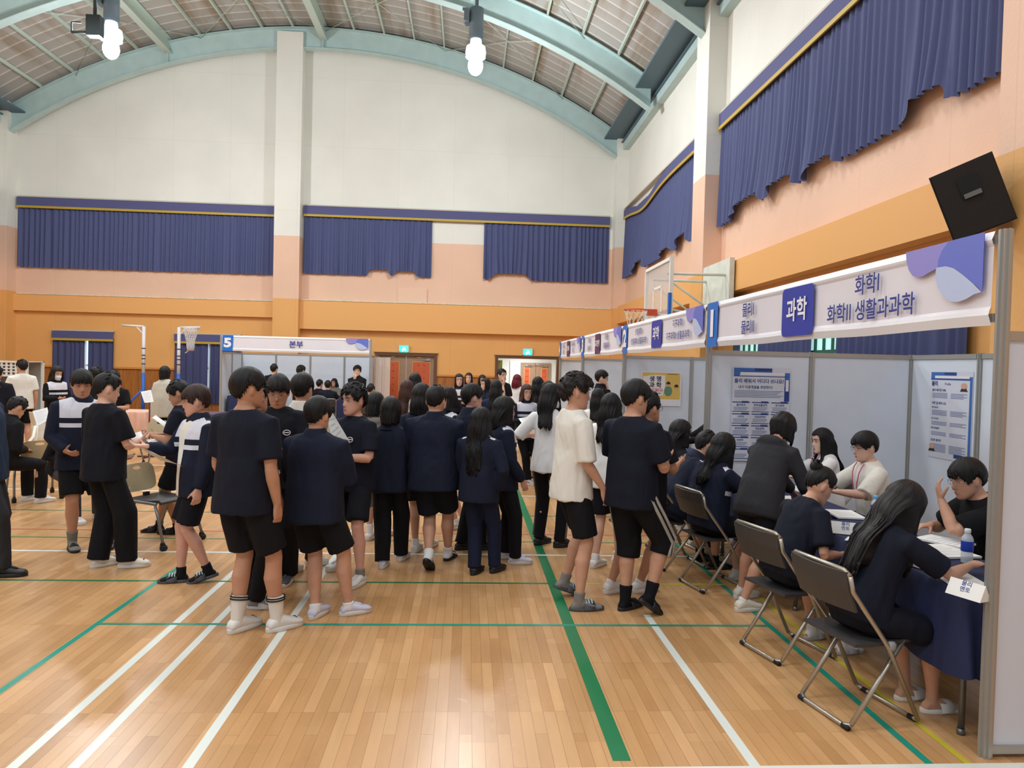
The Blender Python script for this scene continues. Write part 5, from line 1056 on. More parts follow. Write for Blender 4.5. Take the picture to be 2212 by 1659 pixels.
    TT = [(hem, (.201 + ex) / g1, (.158 + ex) / g1, .0), (hem + .07, (.199 + ex) / g1, (.154 + ex) / g1, .0), (1.05, .190 + ex, .146 + ex, .004), (1.18, .180 + ex, .132 + ex, .006), (1.3, .186 + ex, .130 + ex, .004), (1.36, .186 + ex * .5, .120 + ex, 0), (1.41, .163, .100 + ex, -.005), (1.445, .130, .086, -.008), (1.474, .082, .074, -.008)]
    rings = []
    for z, a, b, fy in TT: c, t, r_, f = spine(z); rings.append(ring(c + f * (fy * s), r_, f, a * s * g, b * s * g, 24, 2.35))
    tb.loft(rings, 0, True, True)
    for i, (S, E_, Wr) in enumerate(arms):
        sg = (-1, 1)[i]; In = S + (cS - S) * .35; ag = s * min(wide, 1.15) * (.94 if fem else 1)
        if top == 'tee' or top == 'half': u = .80 if top == 'tee' else 1.0; E1 = S * (1 - u) + E_ * u; limb(tb, [In, S, S * .6 + E1 * .4, E1], [.075 * ag, .074 * ag, .077 * ag, .080 * ag], 18)
        else: limb(tb, [In, S, S * .5 + E_ * .5, E_, E_ * .5 + Wr * .5, E_ * .08 + Wr * .92, Wr], [.072 * ag, .072 * ag, .071 * ag, .066 * ag, .060 * ag, .050 * ag, .040 * ag], 18)
    if top == 'hoodie': c, t, r_, f = spine(1.44); tb.ball(c - f * .085 * s - t * .02, (.115 * s, .05 * s, .06 * s), 0, 8)
    if top == 'shawl':
        rings = []
        for z, a, b in ((.72, .29, .22), (.9, .28, .21), (1.1, .27, .20), (1.28, .25, .17), (1.4, .21, .14), (1.46, .12, .10), (1.5, .08, .08)): c, t, r_, f = spine(z); rings.append(ring(c, r_, f, a * s, b * s, 24, 2.3))
        tb.loft(rings, 0, True, True)
    nm = {'tee': 'tshirt', 'half': 'tshirt', 'jacket': 'track_jacket', 'hoodie': 'hoodie', 'shawl': 'shawl', 'sweat': 'sweatshirt'}[top]
    to = cloth(nm, tb, clothmat(tc), .010, att=('_' in tc), fr=8)
    if jk or (extra and 'collar' in extra):
        cb = MB(); ri = []; ro = []
        for z, a, b in ((1.425, .122, .108), (1.455, .108, .098), (1.49, .082, .084), (1.508, .072, .078)): c, t, r_, f = spine(z); ro.append(ring(c - f * .006, r_, f, a * s, b * s, 24))
        for z, a, b in ((1.508, .066, .072), (1.45, .066, .072)): c, t, r_, f = spine(z); ro.append(ring(c - f * .006, r_, f, a * s, b * s, 24))
        cb.loft(ro, 0, False, True)
        if top != 'hoodie': cb.build('collar', clothmat(tc.split('_')[0]), to)
    # footwear --------------------------------------------------
    for i in range(2):
        A0, f, r_, up = fdir[i]; K, A = knees[i], ankles[i]
        if sock and foot != 'bare':
            sb = MB(); sb.loft(foot_rings(A0 + up * .010, f, r_, s, .004), 0, True, True); hh = {'ankle': .12, 'crew': .36, 'mid': .24, 'low': .06}[sock]; E1 = A + (K - A) * hh
            limb(sb, [A - up * .03 * s, A, A * .5 + E1 * .5, E1], [.042 * lg, .041 * lg, (.040 + .02 * hh) * lg, (.041 + .035 * hh) * lg], 14); me_, co_ = remesh(sb, max(vox, .008), 2); me_.vertices.foreach_set('co', co_.ravel()); me_.materials.append(clothmat(sc)); me_.polygons.foreach_set('use_smooth', [True] * len(me_.polygons))
            so = bpy.data.objects.new('sock', me_); COL.objects.link(so); so.parent = e
            if sock == 'crew':
                for q in (.30, .34):
                    c = A + (K - A) * q; t = (K - A).normalized(); b = MB(); b.loft([ring(c + t * d, t.orthogonal().normalized(), t.cross(t.orthogonal()).normalized(), w * lg, w * lg, 20) for d, w in ((-.004, .0505 + .02 * q), (-.004, .0535 + .02 * q), (.004, .054 + .02 * q), (.004, .051 + .02 * q))], 0, False, True); b.build('sock_stripe', clothmat('navy'), so)
        if foot == 'bare': continue
        sm_ = clothmat(fc_) if fc_ in ('navy',) else mat('shoe_' + fc_, {'pure': (226, 224, 220), 'cream': (226, 220, 206), 'black': (30, 30, 32), 'grey': (190, 188, 190), 'lav': (206, 204, 222), 'dgrey': (74, 76, 80)}[fc_], .5)
        b = MB()
        def outline(z, w, L0=-.075, L1=.195):
            P_ = []
            for k in range(28):
                t = 2 * PI * k / 28; u = -math.cos(t); y = (L0 + L1) / 2 + u * (L1 - L0) / 2; ww = w * (1 - abs(u) ** 3.2) ** .5 * (1 + .12 * u) ; P_.append(A0 + f * (y * s) + r_ * (ww * s * (1 if math.sin(t) > 0 else -1) if abs(math.sin(t)) > .01 else 0) + up * z)
            return P_
        if foot == 'slide':
            b.loft([outline(.0, .044), outline(.006, .048), outline(.018, .048), outline(.024, .044)], 0, True, True); b.build('slide_sole', sm_, e); b = MB(); rg = []
            for k in range(9):
                a = PI * k / 8; c = A0 + f * .07 * s + r_ * (math.cos(a) * .052 * s) + up * (.012 + math.sin(a) * .066 * s); rg.append([c - f * .042 * s, c + f * (.045 - .0) * s - up * .012 * math.sin(a), c + f * .045 * s - up * (.012 * math.sin(a) + .004), c - f * .042 * s - up * .004])
            b.loft(rg, 0, True, True); sb_ = b.build('slide_strap', sm_, e)
            if extra and 'bands' in extra:
                for q in (-.022, 0, .022):
                    b = MB(); rg = []
                    for k in range(2, 7):
                        a = PI * k / 8; c = A0 + f * (.07 + q) * s + r_ * (math.cos(a) * .054 * s) + up * (.013 + math.sin(a) * .068 * s - .006 * math.sin(a)); rg.append([c - f * .005, c + f * .005, c + f * .005 + up * .006, c - f * .005 + up * .006])
                    b.loft(rg, 0, True, True); b.build('strap_band', mat('band_pale', (176, 204, 212) if 'bluebands' in extra else (224, 224, 224), .5), sb_)
        else:
            b.loft([outline(.0, .045), outline(.008, .051), outline(.026, .051), outline(.032, .047)], 0, True, True); so_ = b.build('shoe_sole', mat('sole_pale', (214, 210, 202), .6) if fc_ != 'black' else sm_, e)
            b = MB(); rg = [[p + up * .022 for p in foot_rings(A0, f, r_, s, .008, -.062, .182, 0, .9 if foot == 'sneaker' else 1.12)[k]] for k in range(9)]; b.loft(rg, 0, True, True)
            if foot == 'sneaker' and not far: b.tube([A0 + f * .05 * s + up * .088 * s, A0 + f * .09 * s + up * .074 * s, A0 + f * .12 * s + up * .058 * s], .012, 0, 6)
            b.build('shoe', sm_, e)
            if foot == 'clog':
                hb = MB()
                for k in range(5): a = -1.1 + k * .55; hb.ball(A0 + f * (.135 * s) + r_ * (.034 * s * math.sin(a)) + up * (.05 + .016 * math.cos(a)) * s, .0055, 0, 4)
                hb.build('vent_holes', M_iris, so_)
    # hair, glasses, mask --------------------------------------
    hm = hair_geo(M, hs, hair, seed, (lambda z, x, y: (lambda q: q[0] + q[2] * x + q[3] * (y * s))(spine(z)), rN, fN)); hm.materials.append(hairmat(hc)); ho = bpy.data.objects.new('hair', hm); COL.objects.link(ho); ho.parent = e
    if glasses:
        b = MB()
        for sx in (-1, 1):
            b.tube([H3(sx * .033 + .022 * math.cos(2 * PI * k / 16), .0975 - .006 * abs(math.cos(2 * PI * k / 16)) * (1 if sx * math.cos(2 * PI * k / 16) > 0 else 0), -.002 + .0185 * math.sin(2 * PI * k / 16)) for k in range(17)], .0014, 0, 5, False); b.tube([H3(sx * .055, .091, .004), H3(sx * .074, .03, .006), H3(sx * .076, -.02, -.002)], .0013, 0, 5)
        b.tube([H3(-.011, .0985, .002), H3(0, .101, .005), H3(.011, .0985, .002)], .0013, 0, 5); b.build('glasses', mat('glasses_frame', (60, 56, 56), .3, .5) if glasses == 'dark' else mat('glasses_silver', (186, 180, 176), .25, .8), e)
    if mask:
        b = MB(); rg = []
        for k in range(9):
            u = -1 + k / 4; x = u * .062; y = .1 - .06 * u * u; rg.append([H3(x, y + .012 * (1 - u * u), -.02), H3(x, y + .018 * (1 - u * u), -.05), H3(x * .95, y - .002, -.105), H3(x * .95, y - .008, -.105), H3(x, y - .004, -.02)])
        b.loft(rg, 0, True, True)
        for sx in (-1, 1): b.tube([H3(sx * .06, .045, -.03), H3(sx * .077, -.01, -.005)], .0012, 0, 4)
        b.build('face_mask', mat('mask_white', (226, 228, 232), .7), e)
    if lany: c, t, r_, f = spine(1.2); b = MB(); c0, _, r0, f0 = spine(1.45); [b.tube([spine(z_)[0] + spine(z_)[2] * (sx_ * x_ * s) + spine(z_)[3] * (d_ * s) for z_, x_, d_ in ((1.465, .07, .075), (1.43, .072, .108), (1.38, .062, .136), (1.3, .045, .156), (1.2, .022, .166), (1.14, .0, .168))], .005, 0, 5) for sx_ in (-1, 1)]; b.build('lanyard', mat('lanyard', lany if isinstance(lany, tuple) else (150, 190, 220), .6), e)
    if extra and 'logo' in extra:
        c, t, r_, f = spine(1.27); b = MB(); c = c + f * .147 * s - r_ * .085 * s; b.tube([c + r_ * .028 * math.cos(k * PI / 8) + t * .02 * math.sin(k * PI / 8) for k in range(17)], .003, 0, 5, False); b.tube([c - r_ * .02, c + r_ * .02], .004, 0, 5); b.build('chest_emblem', M_ink, to)
    MW = Matrix.Translation(V(X, Y, 0)) @ Matrix.Rotation(-math.radians(head), 4, 'Z'); bpy.context.view_layer.update() if False else None
    return e, [(MW @ p, MW.to_3x3() @ d, MW.to_3x3() @ n) for p, d, n in hands], MW @ HC, MW
# ---------------------------------------------------------------- who stands and sits where
def zat(hx, hy, Y): return atY(hx, hy, Y)
def stand(label, hx, hy, feet, head, Y=None, h=None, hair_h=.008, **kw):
    """feet = ((px,py,turn),(px,py,turn)) own left and right foot in the photograph, or None with a depth Y"""
    a = math.radians(head); fw_ = np.array([math.sin(a), math.cos(a)]); rt_ = np.array([math.cos(a), -math.sin(a)])
    if feet:
        P_ = [fl(f[0], f[1])[:2] for f in feet]; X0, Y0 = (P_[0] + P_[1]) / 2; loc = [(float((p - (X0, Y0)) @ rt_), float((p - (X0, Y0)) @ fw_), f[2]) for p, f in zip(P_, feet)]
        for i in (0, 1): sg = (-1, 1)[i]; loc[i] = (max(.05, loc[i][0] * sg) * sg, max(-.36, min(.36, loc[i][1])), loc[i][2])
    else: Y0 = Y; X0 = atY(hx, hy, Y)[0]; loc = None
    Hd = zat(hx, hy, Y0); h = h or float(Hd[2]) - hair_h; d = float(Hd[0] - X0); ln = math.radians(kw.get('lean', 0))
    fo = .5 * h / 1.75 * math.sin(ln) + .03; d2 = np.array([d, 0.0]); px_, py_ = float(d2 @ rt_), float(d2 @ fw_) - fo * 0.6
    pel = (max(-.12, min(.12, px_)), max(-.14, min(.14, py_))) if feet else (0, 0)
    if 'vox' not in kw: kw['vox'] = .0065 if Y0 < 5.2 else .008 if Y0 < 7.5 else .011 if Y0 < 10.5 else .014
    return person(label, float(X0), float(Y0), h, head, loc, pel, **kw)
def seated(label, X, Y, head, h=1.65, sit=.47, **kw):
    if 'vox' not in kw: kw['vox'] = .006 if Y < 5.2 else .008 if Y < 7.6 else .011 if Y < 11 else .014
    a = math.radians(head); return person(label, X - .09 * math.sin(a), Y - .09 * math.cos(a), h, head, kw.pop('feet', None), (0, 0), sit=sit, **kw)
# --- left of the hall
stand('person cut off by the left edge in dark blue polo and charcoal trousers', -32, 790, ((-40, 1235, 0), (2, 1246, 0)), 78, h=1.72, top='tee', tc='polo', bot='trousers', bc='char', foot='sneaker', fc_='black', sock=None, hair='short', skin='tan', L='pocket', R='pocket', wide=1.12)
stand('person in navy and white yoked jacket with black slides, bowl fringe, facing right', 177, 791, ((236, 1180, 10), (156, 1186, -5)), 148, top='jacket', tc='navyj_yoke', bot='shorts', bc='black', foot='slide', fc_='black', sock='mid', sc='ash', hair='bowl', skin='tan', L='hold', R='low', look=(0, 16, 0), wide=1.05)
h3 = stand('person in black tee, black trousers and chunky cream clogs, writing on a pad', 230, 801, ((213, 1224, 10), (274, 1226, 40)), 32, top='tee', tc='ink', bot='wide', bc='black', foot='clog', fc_='cream', sock='low', hair='short', skin='fair', L='low', R='hold', look=(12, 14, 0), wide=1.06)
stand('masked person in black, mostly hidden behind the pad writer', 246, 799, None, 170, Y=11.6, top='tee', tc='black', mask=True, hair='short', L='hold', R='hold')
stand('person in black top by the slit curtain, hidden up to the hair', 208, 793, None, 20, Y=12.4, top='tee', tc='ink', hair='curly', L='hold', R='down')
stand('person in white tee and black shorts before the white storage cage', 48, 775, None, -50, Y=14.0, top='tee', tc='white', bc='black', hair='short', skin='mid', L='low', R='down', foot='sneaker')
stand('masked person in striped-sleeve jacket beside the storage cage, holding a phone', 121, 789, None, 120, Y=13.4, top='jacket', tc='black_yoke', bot='trousers', bc='black', hair='mid', fem=True, mask=True, skin='fair', L='low', R='hold', look=(0, 15, 0))
stand('person in black top at the far left edge, face out of the picture', -8, 788, None, -30, Y=12.2, top='tee', tc='ink', hair='short')
stand('person wrapped in a long pale grey shawl, back turned, by the net post', 356, 790, None, 5, Y=14.2, top='shawl', tc='shawl', bot='shorts', bc='black', hair='bob', fem=True, L='low', R='low', foot='sneaker', fc_='black')
q = atY(20, 870, 8.9); seated('person in black slumped on a beige chair at the left edge', float(q[0]), 8.9, 30, h=1.66, sit=.46, top='jacket', tc='black', hair='short', lean=14, L='lap', R='lap', bc='black', look=(0, 25, 0), bot='trousers')
q = atY(118, 880, 8.15); seated('person in black on the ivory armchair, half hidden behind the jacket with white yoke', float(q[0]) + .12, float(q[1]) + .1, 120, h=1.6, sit=.46, top='jacket', tc='black', hair='short', lean=25, L='lap', R='lap', bot='trousers', bc='slate', fc_='pure', look=(0, 20, 0))
h5 = stand('person in round glasses and open navy jacket walking left with papers', 425, 828, ((446, 1244, 12), (398, 1270, 16)), -118, top='jacket', tc='navyj_open', bot='shorts', bc='ink', foot='slide', fc_='dgrey', sock='ankle', sc='black', hair='bowl', hc='brown', skin='rosy', glasses=True, R=((.10, .36, 1.10), (.3, 1, .1), (0, .2, 1)), L='down', twist=-20, look=(34, 8, 0), extra=('bands', 'bluebands'), lift=(.25, 0), seed=77)
h6 = stand('dark-haired person in navy tee behind the glasses wearer, reading a white sheet', 388, 815, ((386, 1150, 0), (340, 1152, 0)), -98, top='tee', tc='navy', bot='shorts', bc='black', foot='slide', fc_='black', sock='ankle', sc='black', hair='sweep', skin='tan', L='hold', R='hold', look=(0, 18, 0), )
# --- centre
h7 = stand('tallest centre person in navy tee and black shorts, white striped crew socks', 536, 787, ((512, 1364, 12), (597, 1362, 26)), 22, top='tee', tc='navy', bot='shorts', bc='black', foot='clog', fc_='pure', sock='crew', sc='cream', hair='bowl', skin='tan', L='fwd', R='down', wide=1.03, look=(26, 4, 0))
stand('person hidden behind the tallest navy tee, grey socks and pale slides showing', 553, 812, ((520, 1308, 30), (553, 1314, 60)), 30, top='tee', tc='ink', bot='trousers', bc='black', foot='slide', fc_='grey', sock='mid', sc='ash', hair='short', L='low', R='down')
h8 = stand('person in thin glasses and navy tee facing the viewer, eyes lowered', 602, 804, ((622, 1256, 10), (572, 1264, -10)), 172, top='tee', tc='ink', bot='wide', bc='black', foot='sneaker', fc_='dgrey', hair='bowl', skin='tan', glasses=True, L='hold', R='hold', look=(0, 20, 0), extra=('logo',))
stand('person in crumpled white tee and side-striped track pants, back turned', 655, 800, ((628, 1242, 10), (668, 1225, 20)), 12, top='jacket', tc='white', bot='trousers', bc='black', foot='clog', fc_='pure', hair='bowl', skin='mid', stripe=1, L='low', R='low')
h11 = stand('person in plain navy jacket seen from behind, black shorts, low white shoes', 685, 850, ((680, 1334, 5), (752, 1328, 48)), 14, top='jacket', tc='navyj', bot='shorts', bc='black', foot='sneaker', fc_='lav', sock='low', hair='bowl', skin='mid', L='hold', R='hold', wide=1.12, look=(8, 10, 0))
h12 = stand('wavy-haired person in navy tee with chest emblem, turned left', 765, 822, ((778, 1262, -10), (738, 1226, 0)), 214, top='tee', tc='navy', bot='shorts', bc='ink', foot='sneaker', fc_='pure', sock='ankle', sc='ash', hair='curly', skin='rosy', L='hold', R='hold', look=(10, 4, 0), extra=('logo',))
h13 = stand('short person with straight bob, navy jacket and wide black trousers', 845, 855, ((826, 1226, 0), (866, 1210, 10)), 6, top='jacket', tc='navyj', bot='wide', bc='black', foot='sneaker', fc_='lav', hair='bob', fem=True, skin='fair', L='fwd', R='hold')
stand('person in grey hooded top with dark bob beside the wavy-haired navy tee', 812, 846, ((800, 1166, 0), (828, 1160, 10)), 15, top='hoodie', tc='ash', bot='shorts', bc='black', foot='sneaker', fc_='pure', sock='mid', hair='bob', fem=True)
stand('tall person in loose navy jacket walking away, one heel raised, black slides', 942, 824, ((934, 1240, 4), (956, 1208, 12)), 8, h=1.66, top='jacket', tc='navyj', bot='shorts', bc='ink', foot='slide', fc_='black', sock='ankle', sc='pure', hair='short', skin='mid', L='hold', R='hold', lift=(.65, 0), look=(6, 8, 0), wide=1.14, extra=('collar',))
stand('person with hip-length black hair in navy jacket and navy trousers', 1040, 879, ((1025, 1240, 0), (1068, 1236, 12)), 24, top='jacket', tc='navyj_yoke', bot='trousers', bc='blue', foot='sneaker', fc_='black', sock=None, hair='xlong', fem=True, skin='fair', L='hold', R='pocket', look=(14, 4, 0), wide=1.12)
stand('person in white-yoked jacket walking right, shoulder-length hair, pale lavender shoes', 1092, 855, ((1090, 1206, 0), (1112, 1218, 8)), 76, top='jacket', tc='navyj_yoke', bot='trousers', bc='black', foot='sneaker', fc_='lav', sock=None, hair='mid', fem=True, skin='rosy', L='pocket', R='fwd', look=(0, 2, 0), wide=1.05)
stand('open-mouthed person in glasses and white-yoked jacket, facing right mid-crowd', 1022, 825, ((1002, 1190, 0), (1040, 1184, 8)), 62, top='jacket', tc='navyj_yoke', bot='trousers', bc='black', foot='sneaker', fc_='black', sock=None, hair='bowl', glasses='dark', skin='rosy', L='hold', R='hold', stripe=1)
h18 = stand('curly-haired person in oversized white tee and black shorts, striped black slides', 1246, 803, ((1212, 1288, 0), (1250, 1318, 8)), 74, top='half', tc='white', bot='shorts', bc='black', foot='slide', fc_='dgrey', sock='ankle', sc='ash', hair='curly', hc='soft', skin='mid', L='fwd', R='fwd', lift=(.35, 0), look=(8, 6, 0), extra=('bands',), wide=.96)
h19 = stand('person in navy tee and knee-length track pants with double white stripes', 1373, 815, ((1350, 1316, 0), (1392, 1332, 10)), 52, top='tee', tc='navy', bot='capri', bc='black', foot='slide', fc_='black', sock='mid', sc='black', hair='bowl', skin='mid', glasses='dark', L='hold', R='hold', lift=(0, .6), look=(14, 10, 0), stripe=2, wide=1.05)
stand('person behind the double-striped track pants, bare legs in white clogs', 1404, 836, ((1326, 1284, 0), (1372, 1276, 10)), 60, h=1.66, top='tee', tc='ink', bot='shorts', bc='black', foot='clog', fc_='pure', sock='low', hair='short', glasses='dark', skin='tan', L='hold', R='hold')
stand('person with long straight hair in white tee between the curly hair and striped pants', 1322, 846, ((1288, 1226, 0), (1330, 1218, 10)), 40, top='half', tc='pure', bot='shorts', bc='ink', foot='sneaker', fc_='pure', sock='ankle', hair='long', fem=True, skin='fair', L='hold', R='hold')
stand('person in white tee just right of the curly-haired head, face hidden', 1292, 838, None, 25, Y=9.4, top='half', tc='pure', bot='shorts', bc='black', hair='long', fem=True, L='hold', R='hold', foot='clog', fc_='pure')
h20 = stand('masked person in white tee and side-striped black pants, long hair clipped', 1190, 825, ((1164, 1176, 20), (1208, 1182, 40)), 24, top='half', tc='pure', bot='trousers', bc='black', foot='sneaker', fc_='black', sock='low', sc='cream', hair='long', fem=True, mask=True, skin='fair', L=((-.24, .14, 1.10), (-.5, .6, .15), (.2, 0, 1)), R='hold', look=(40, 6, 0), wide=.92, stripe=1)
h25 = stand('person in white-yoked jacket facing the viewer, reading an open notebook', 1127, 828, ((1162, 1044, 8), (1140, 1046, -8)), 165, top='jacket', tc='navyj_yoke', bot='trousers', bc='black', foot='sneaker', fc_='grey', hair='mid', hc='auburn', fem=True, skin='fair', L='hold', R='hold', look=(0, 6, 0))
stand('person in cream tee and black shorts with long hair, behind the notebook reader', 1163, 812, ((1148, 1032, 0), (1170, 1036, 10)), 28, top='tee', tc='cream', bot='shorts', bc='black', foot='slide', fc_='black', sock=None, hair='long', fem=True, skin='mid', L='hold', R='low')
stand('masked person in white-yoked jacket right of the cream tee', 1184, 822, None, 100, Y=10.9, top='jacket', tc='navyj_yoke', bot='trousers', bc='black', hair='long', fem=True, mask=True, L='hold', R='hold')
stand('black-haired person by the open doorway, hand raised to the face', 1084, 795, None, 140, Y=15.2, top='tee', tc='black', hair='short', skin='fair', R='chin', L='cross', bot='trousers', bc='black')
stand('red-haired person before the open doorway', 1117, 808, None, 30, Y=16.2, top='tee', tc='pure', hair='mid', hc='red', fem=True, bot='trousers', bc='black')
for a_ in (('long-haired person in white-yoked jacket facing the viewer, left one below the wood rail', 992, 806, 14.4, 175, 'long', 'navyj_yoke'), ('long-haired person facing the viewer, farther back by the wood rail', 1013, 804, 17.0, 190, 'long', 'navyj_yoke'),
           ('person with centre-parted hair, right one of three by the wood rail', 1042, 809, 17.2, 170, 'mid', 'navyj_yoke'), ('person turned left with dark side-swept hair, in front of the wood rail group', 1050, 816, 14.2, 240, 'long', 'navyj'),
           ('person in navy jacket with long loose hair, back turned, beside the glasses wearer', 1072, 819, 10.6, 10, 'long', 'blue')):
    stand(a_[0], a_[1], a_[2], None, a_[4], Y=a_[3], top='jacket', tc=a_[6], bot='trousers', bc='black', hair=a_[5], fem=True, skin='fair', L='hold', R='hold')
stand('person in white top with long brown hair, back turned, before the red leather doors', 879, 820, None, 20, Y=10.2, top='half', tc='cream', bot='shorts', bc='black', hair='xlong', hc='auburn', fem=True, L='hold', R='hold')
stand('person with wavy black hair right in front of the red leather doors', 897, 804, None, 15, Y=11.4, top='jacket', tc='black', bot='trousers', bc='black', hair='mid', fem=True)
stand('person half hidden left of the walking navy jacket, pale shins showing', 912, 826, ((898, 1192, 0), (926, 1184, 8)), 10, top='jacket', tc='navyj', bot='shorts', bc='black', hair='mid', fem=True, foot='sneaker', fc_='pure', sock='ankle')
stand('person in white-yoked jacket turned left, right of the walking navy jacket', 966, 828, ((984, 1142, 0), (1002, 1136, 0)), 235, top='jacket', tc='navyj_yoke', bot='shorts', bc='black', hair='mid', fem=True, skin='fair', foot='sneaker', fc_='pure', sock='ankle', L='hold', R='hold')
# --- booth five
stand('person in black top standing in booth five, hand at the ear, facing the viewer', 772, 789, None, 178, Y=18.6, top='jacket', tc='black', bot='trousers', bc='black', hair='curly', skin='fair', R='chin', L='cross')
stand('person with cropped hair at the sign 5 booth, left one', 592, 785, None, 10, Y=18.8, top='tee', tc='black', hair='short', skin='fair')
stand('person with ruffled hair at the sign 5 booth, right one', 650, 789, None, 20, Y=18.4, top='tee', tc='black', hair='curly', skin='fair')
def seat_stool(x, y, head, lab): place_fold(x, y, head, lab)
for lab, hx, hy, Y_, hd_, kw in (('seated person in grey hoodie behind the booth five table', 722, 829, 22.2, 200, dict(top='hoodie', tc='ash', hair='mid', fem=True)), ('seated dark-haired person at the booth five table, left of two', 690, 843, 20.4, 15, dict(top='tee', tc='black', hair='short')),
                                 ('seated dark-haired person at the booth five table, right of two', 708, 848, 19.6, -10, dict(top='tee', tc='navy', hair='bowl')), ('seated dark-haired person before the beige partition by booth five', 801, 848, 17.2, 20, dict(top='tee', tc='black', hair='short'))):
    x_ = float(atY(hx, hy, Y_)[0]); seated(lab, x_, Y_, hd_, h=1.62, bot='trousers', bc='black', L='table', R='table', lean=8, **kw); place_fold(x_, Y_, hd_, 'folding chair under the ' + lab.replace(' person', ' figure'))
# --- booth one, both sides of the table
h1_ = seated('long-haired person in navy tee on the nearest chair, white slides under the table', 2.19, 3.72, 77, h=1.60, top='tee', tc='navy', bot='shorts', bc='ink', foot='slide', fc_='pure', sock=None, hair='xlong', hc='soft', fem=True, skin='mid', lean=27, feet=((-.06, .40, 0), (.1, .42, 8)), R=((.16, .58, .80), (-.15, 1, .1), (0, -.3, -1), (.7, -.7, -.6)), L=((-.1, .40, .8), (.4, 1, 0), (0, 0, -1)), look=(6, 16, 0), curl=(.4, .6), seed=12)
seated('person with hair in a bun on the second folding chair, navy tee', 2.14, 4.52, 72, h=1.52, top='tee', tc='navy', bot='shorts', bc='ink', foot='slide', fc_='grey', sock='ankle', hair='bun', fem=True, skin='mid', lean=27, L='table', R=((.17, .30, .66), (-.2, 1, 0), (0, 0, -1), (.5, -.9, -.6)), look=(14, 18, 0))
hf_ = seated('seated person hidden behind the hooded figure, bare shins and white shoes showing', 2.12, 5.92, 76, h=1.60, top='jacket', tc='navyj_yoke', bot='shorts', bc='black', foot='sneaker', fc_='pure', sock='low', hair='long', fem=True, skin='fair', lean=12, L='table', R='table', feet=((-.1, .36, 0), (.06, .40, 0)))
seated('short-haired person in navy jacket leaning forward over the table', 1.98, 6.5, 78, h=1.68, top='jacket', tc='navyj_yoke', bot='shorts', bc='blue', foot='slide', fc_='black', sock='ankle', sc='black', hair='short', skin='mid', lean=32, L='table', R='lap', look=(0, 8, 0))
h3_ = stand('person in charcoal hoodie bending over the booth one table, dark hair, cream clogs', 1668, 893, ((1600, 1292, 20), (1604, 1320, 24)), 52, h=1.60, top='hoodie', tc='char', bot='shorts', bc='black', foot='clog', fc_='cream', sock='low', hair='bob', fem=True, skin='mid', lean=30, L=((.12, .50, .86), (.1, .6, -.8), (0, -1, -.3), (.2, -1, .2)), R=((.30, .42, .84), (.15, .5, -.9), (0, -1, -.3), (.5, -1, .2)), look=(6, 24, 0))
h7_ = seated('person in black tee and silver glasses, hand at the chin, at the booth table end', 3.44, 4.48, -78, h=1.65, top='tee', tc='black', bot='trousers', bc='char', hair='bowl', skin='mid', glasses=True, lean=24, L=((-.02, .42, 1.0), (.25, .2, 1), (0, -.8, .4), (-.6, .2, -1)), R='table', look=(-4, 6, 0), foot='sneaker', fc_='dgrey', wide=1.1, seed=5)
seated('person in cream tee with dark glasses and lanyard behind the booth one table', 3.5, 6.08, -86, h=1.64, top='half', tc='white', bot='trousers', bc='black', hair='bowl', skin='fair', glasses='dark', lean=10, L='table', R='table', look=(-4, 6, 0), lany=(190, 90, 130))
seated('long-haired person in white tee behind the booth one table, turned left', 3.5, 6.9, -84, h=1.54, top='half', tc='pure', bot='trousers', bc='black', hair='long', fem=True, skin='pale', lean=8, L='table', R='table', look=(-8, 4, 0), lany=(60, 80, 140))
# --- booths two and three
seated('bowl-haired person in black jacket behind the second booth table', 3.5, 10.3, -90, h=1.70, top='jacket', tc='black', hair='bowl', skin='fair', L='table', R='table', bot='trousers', bc='black')
seated('brown-haired person in grey-white tee seated at the second booth, facing the panel', 2.12, 8.1, 80, h=1.58, top='half', tc='white', hair='mid', hc='auburn', fem=True, skin='fair', L='table', R='lap', bot='trousers', bc='slate')
seated('dark-haired person in black seated left of the navy jacket leaning forward', 2.12, 7.1, 78, h=1.62, top='jacket', tc='black', hair='mid', L='lap', R='lap', lean=10, bot='trousers', bc='black'); place_fold(2.1, 7.1, 78, 'grey folding chair between the leaning navy jacket sitter and the brown-haired sitter')
seated('dark-haired person seated at the far end of the second booth, hand raised', 2.2, 9.3, 70, h=1.60, top='tee', tc='black', hair='short', L='chin', R='table', lean=10, bot='trousers', bc='black')
stand('standing person in glasses in the third booth, hand on mouth', 1299, 797, None, 95, Y=12.6, top='jacket', tc='black', hair='bowl', glasses='dark', skin='fair', R='chin', L='cross', bot='trousers', bc='black')
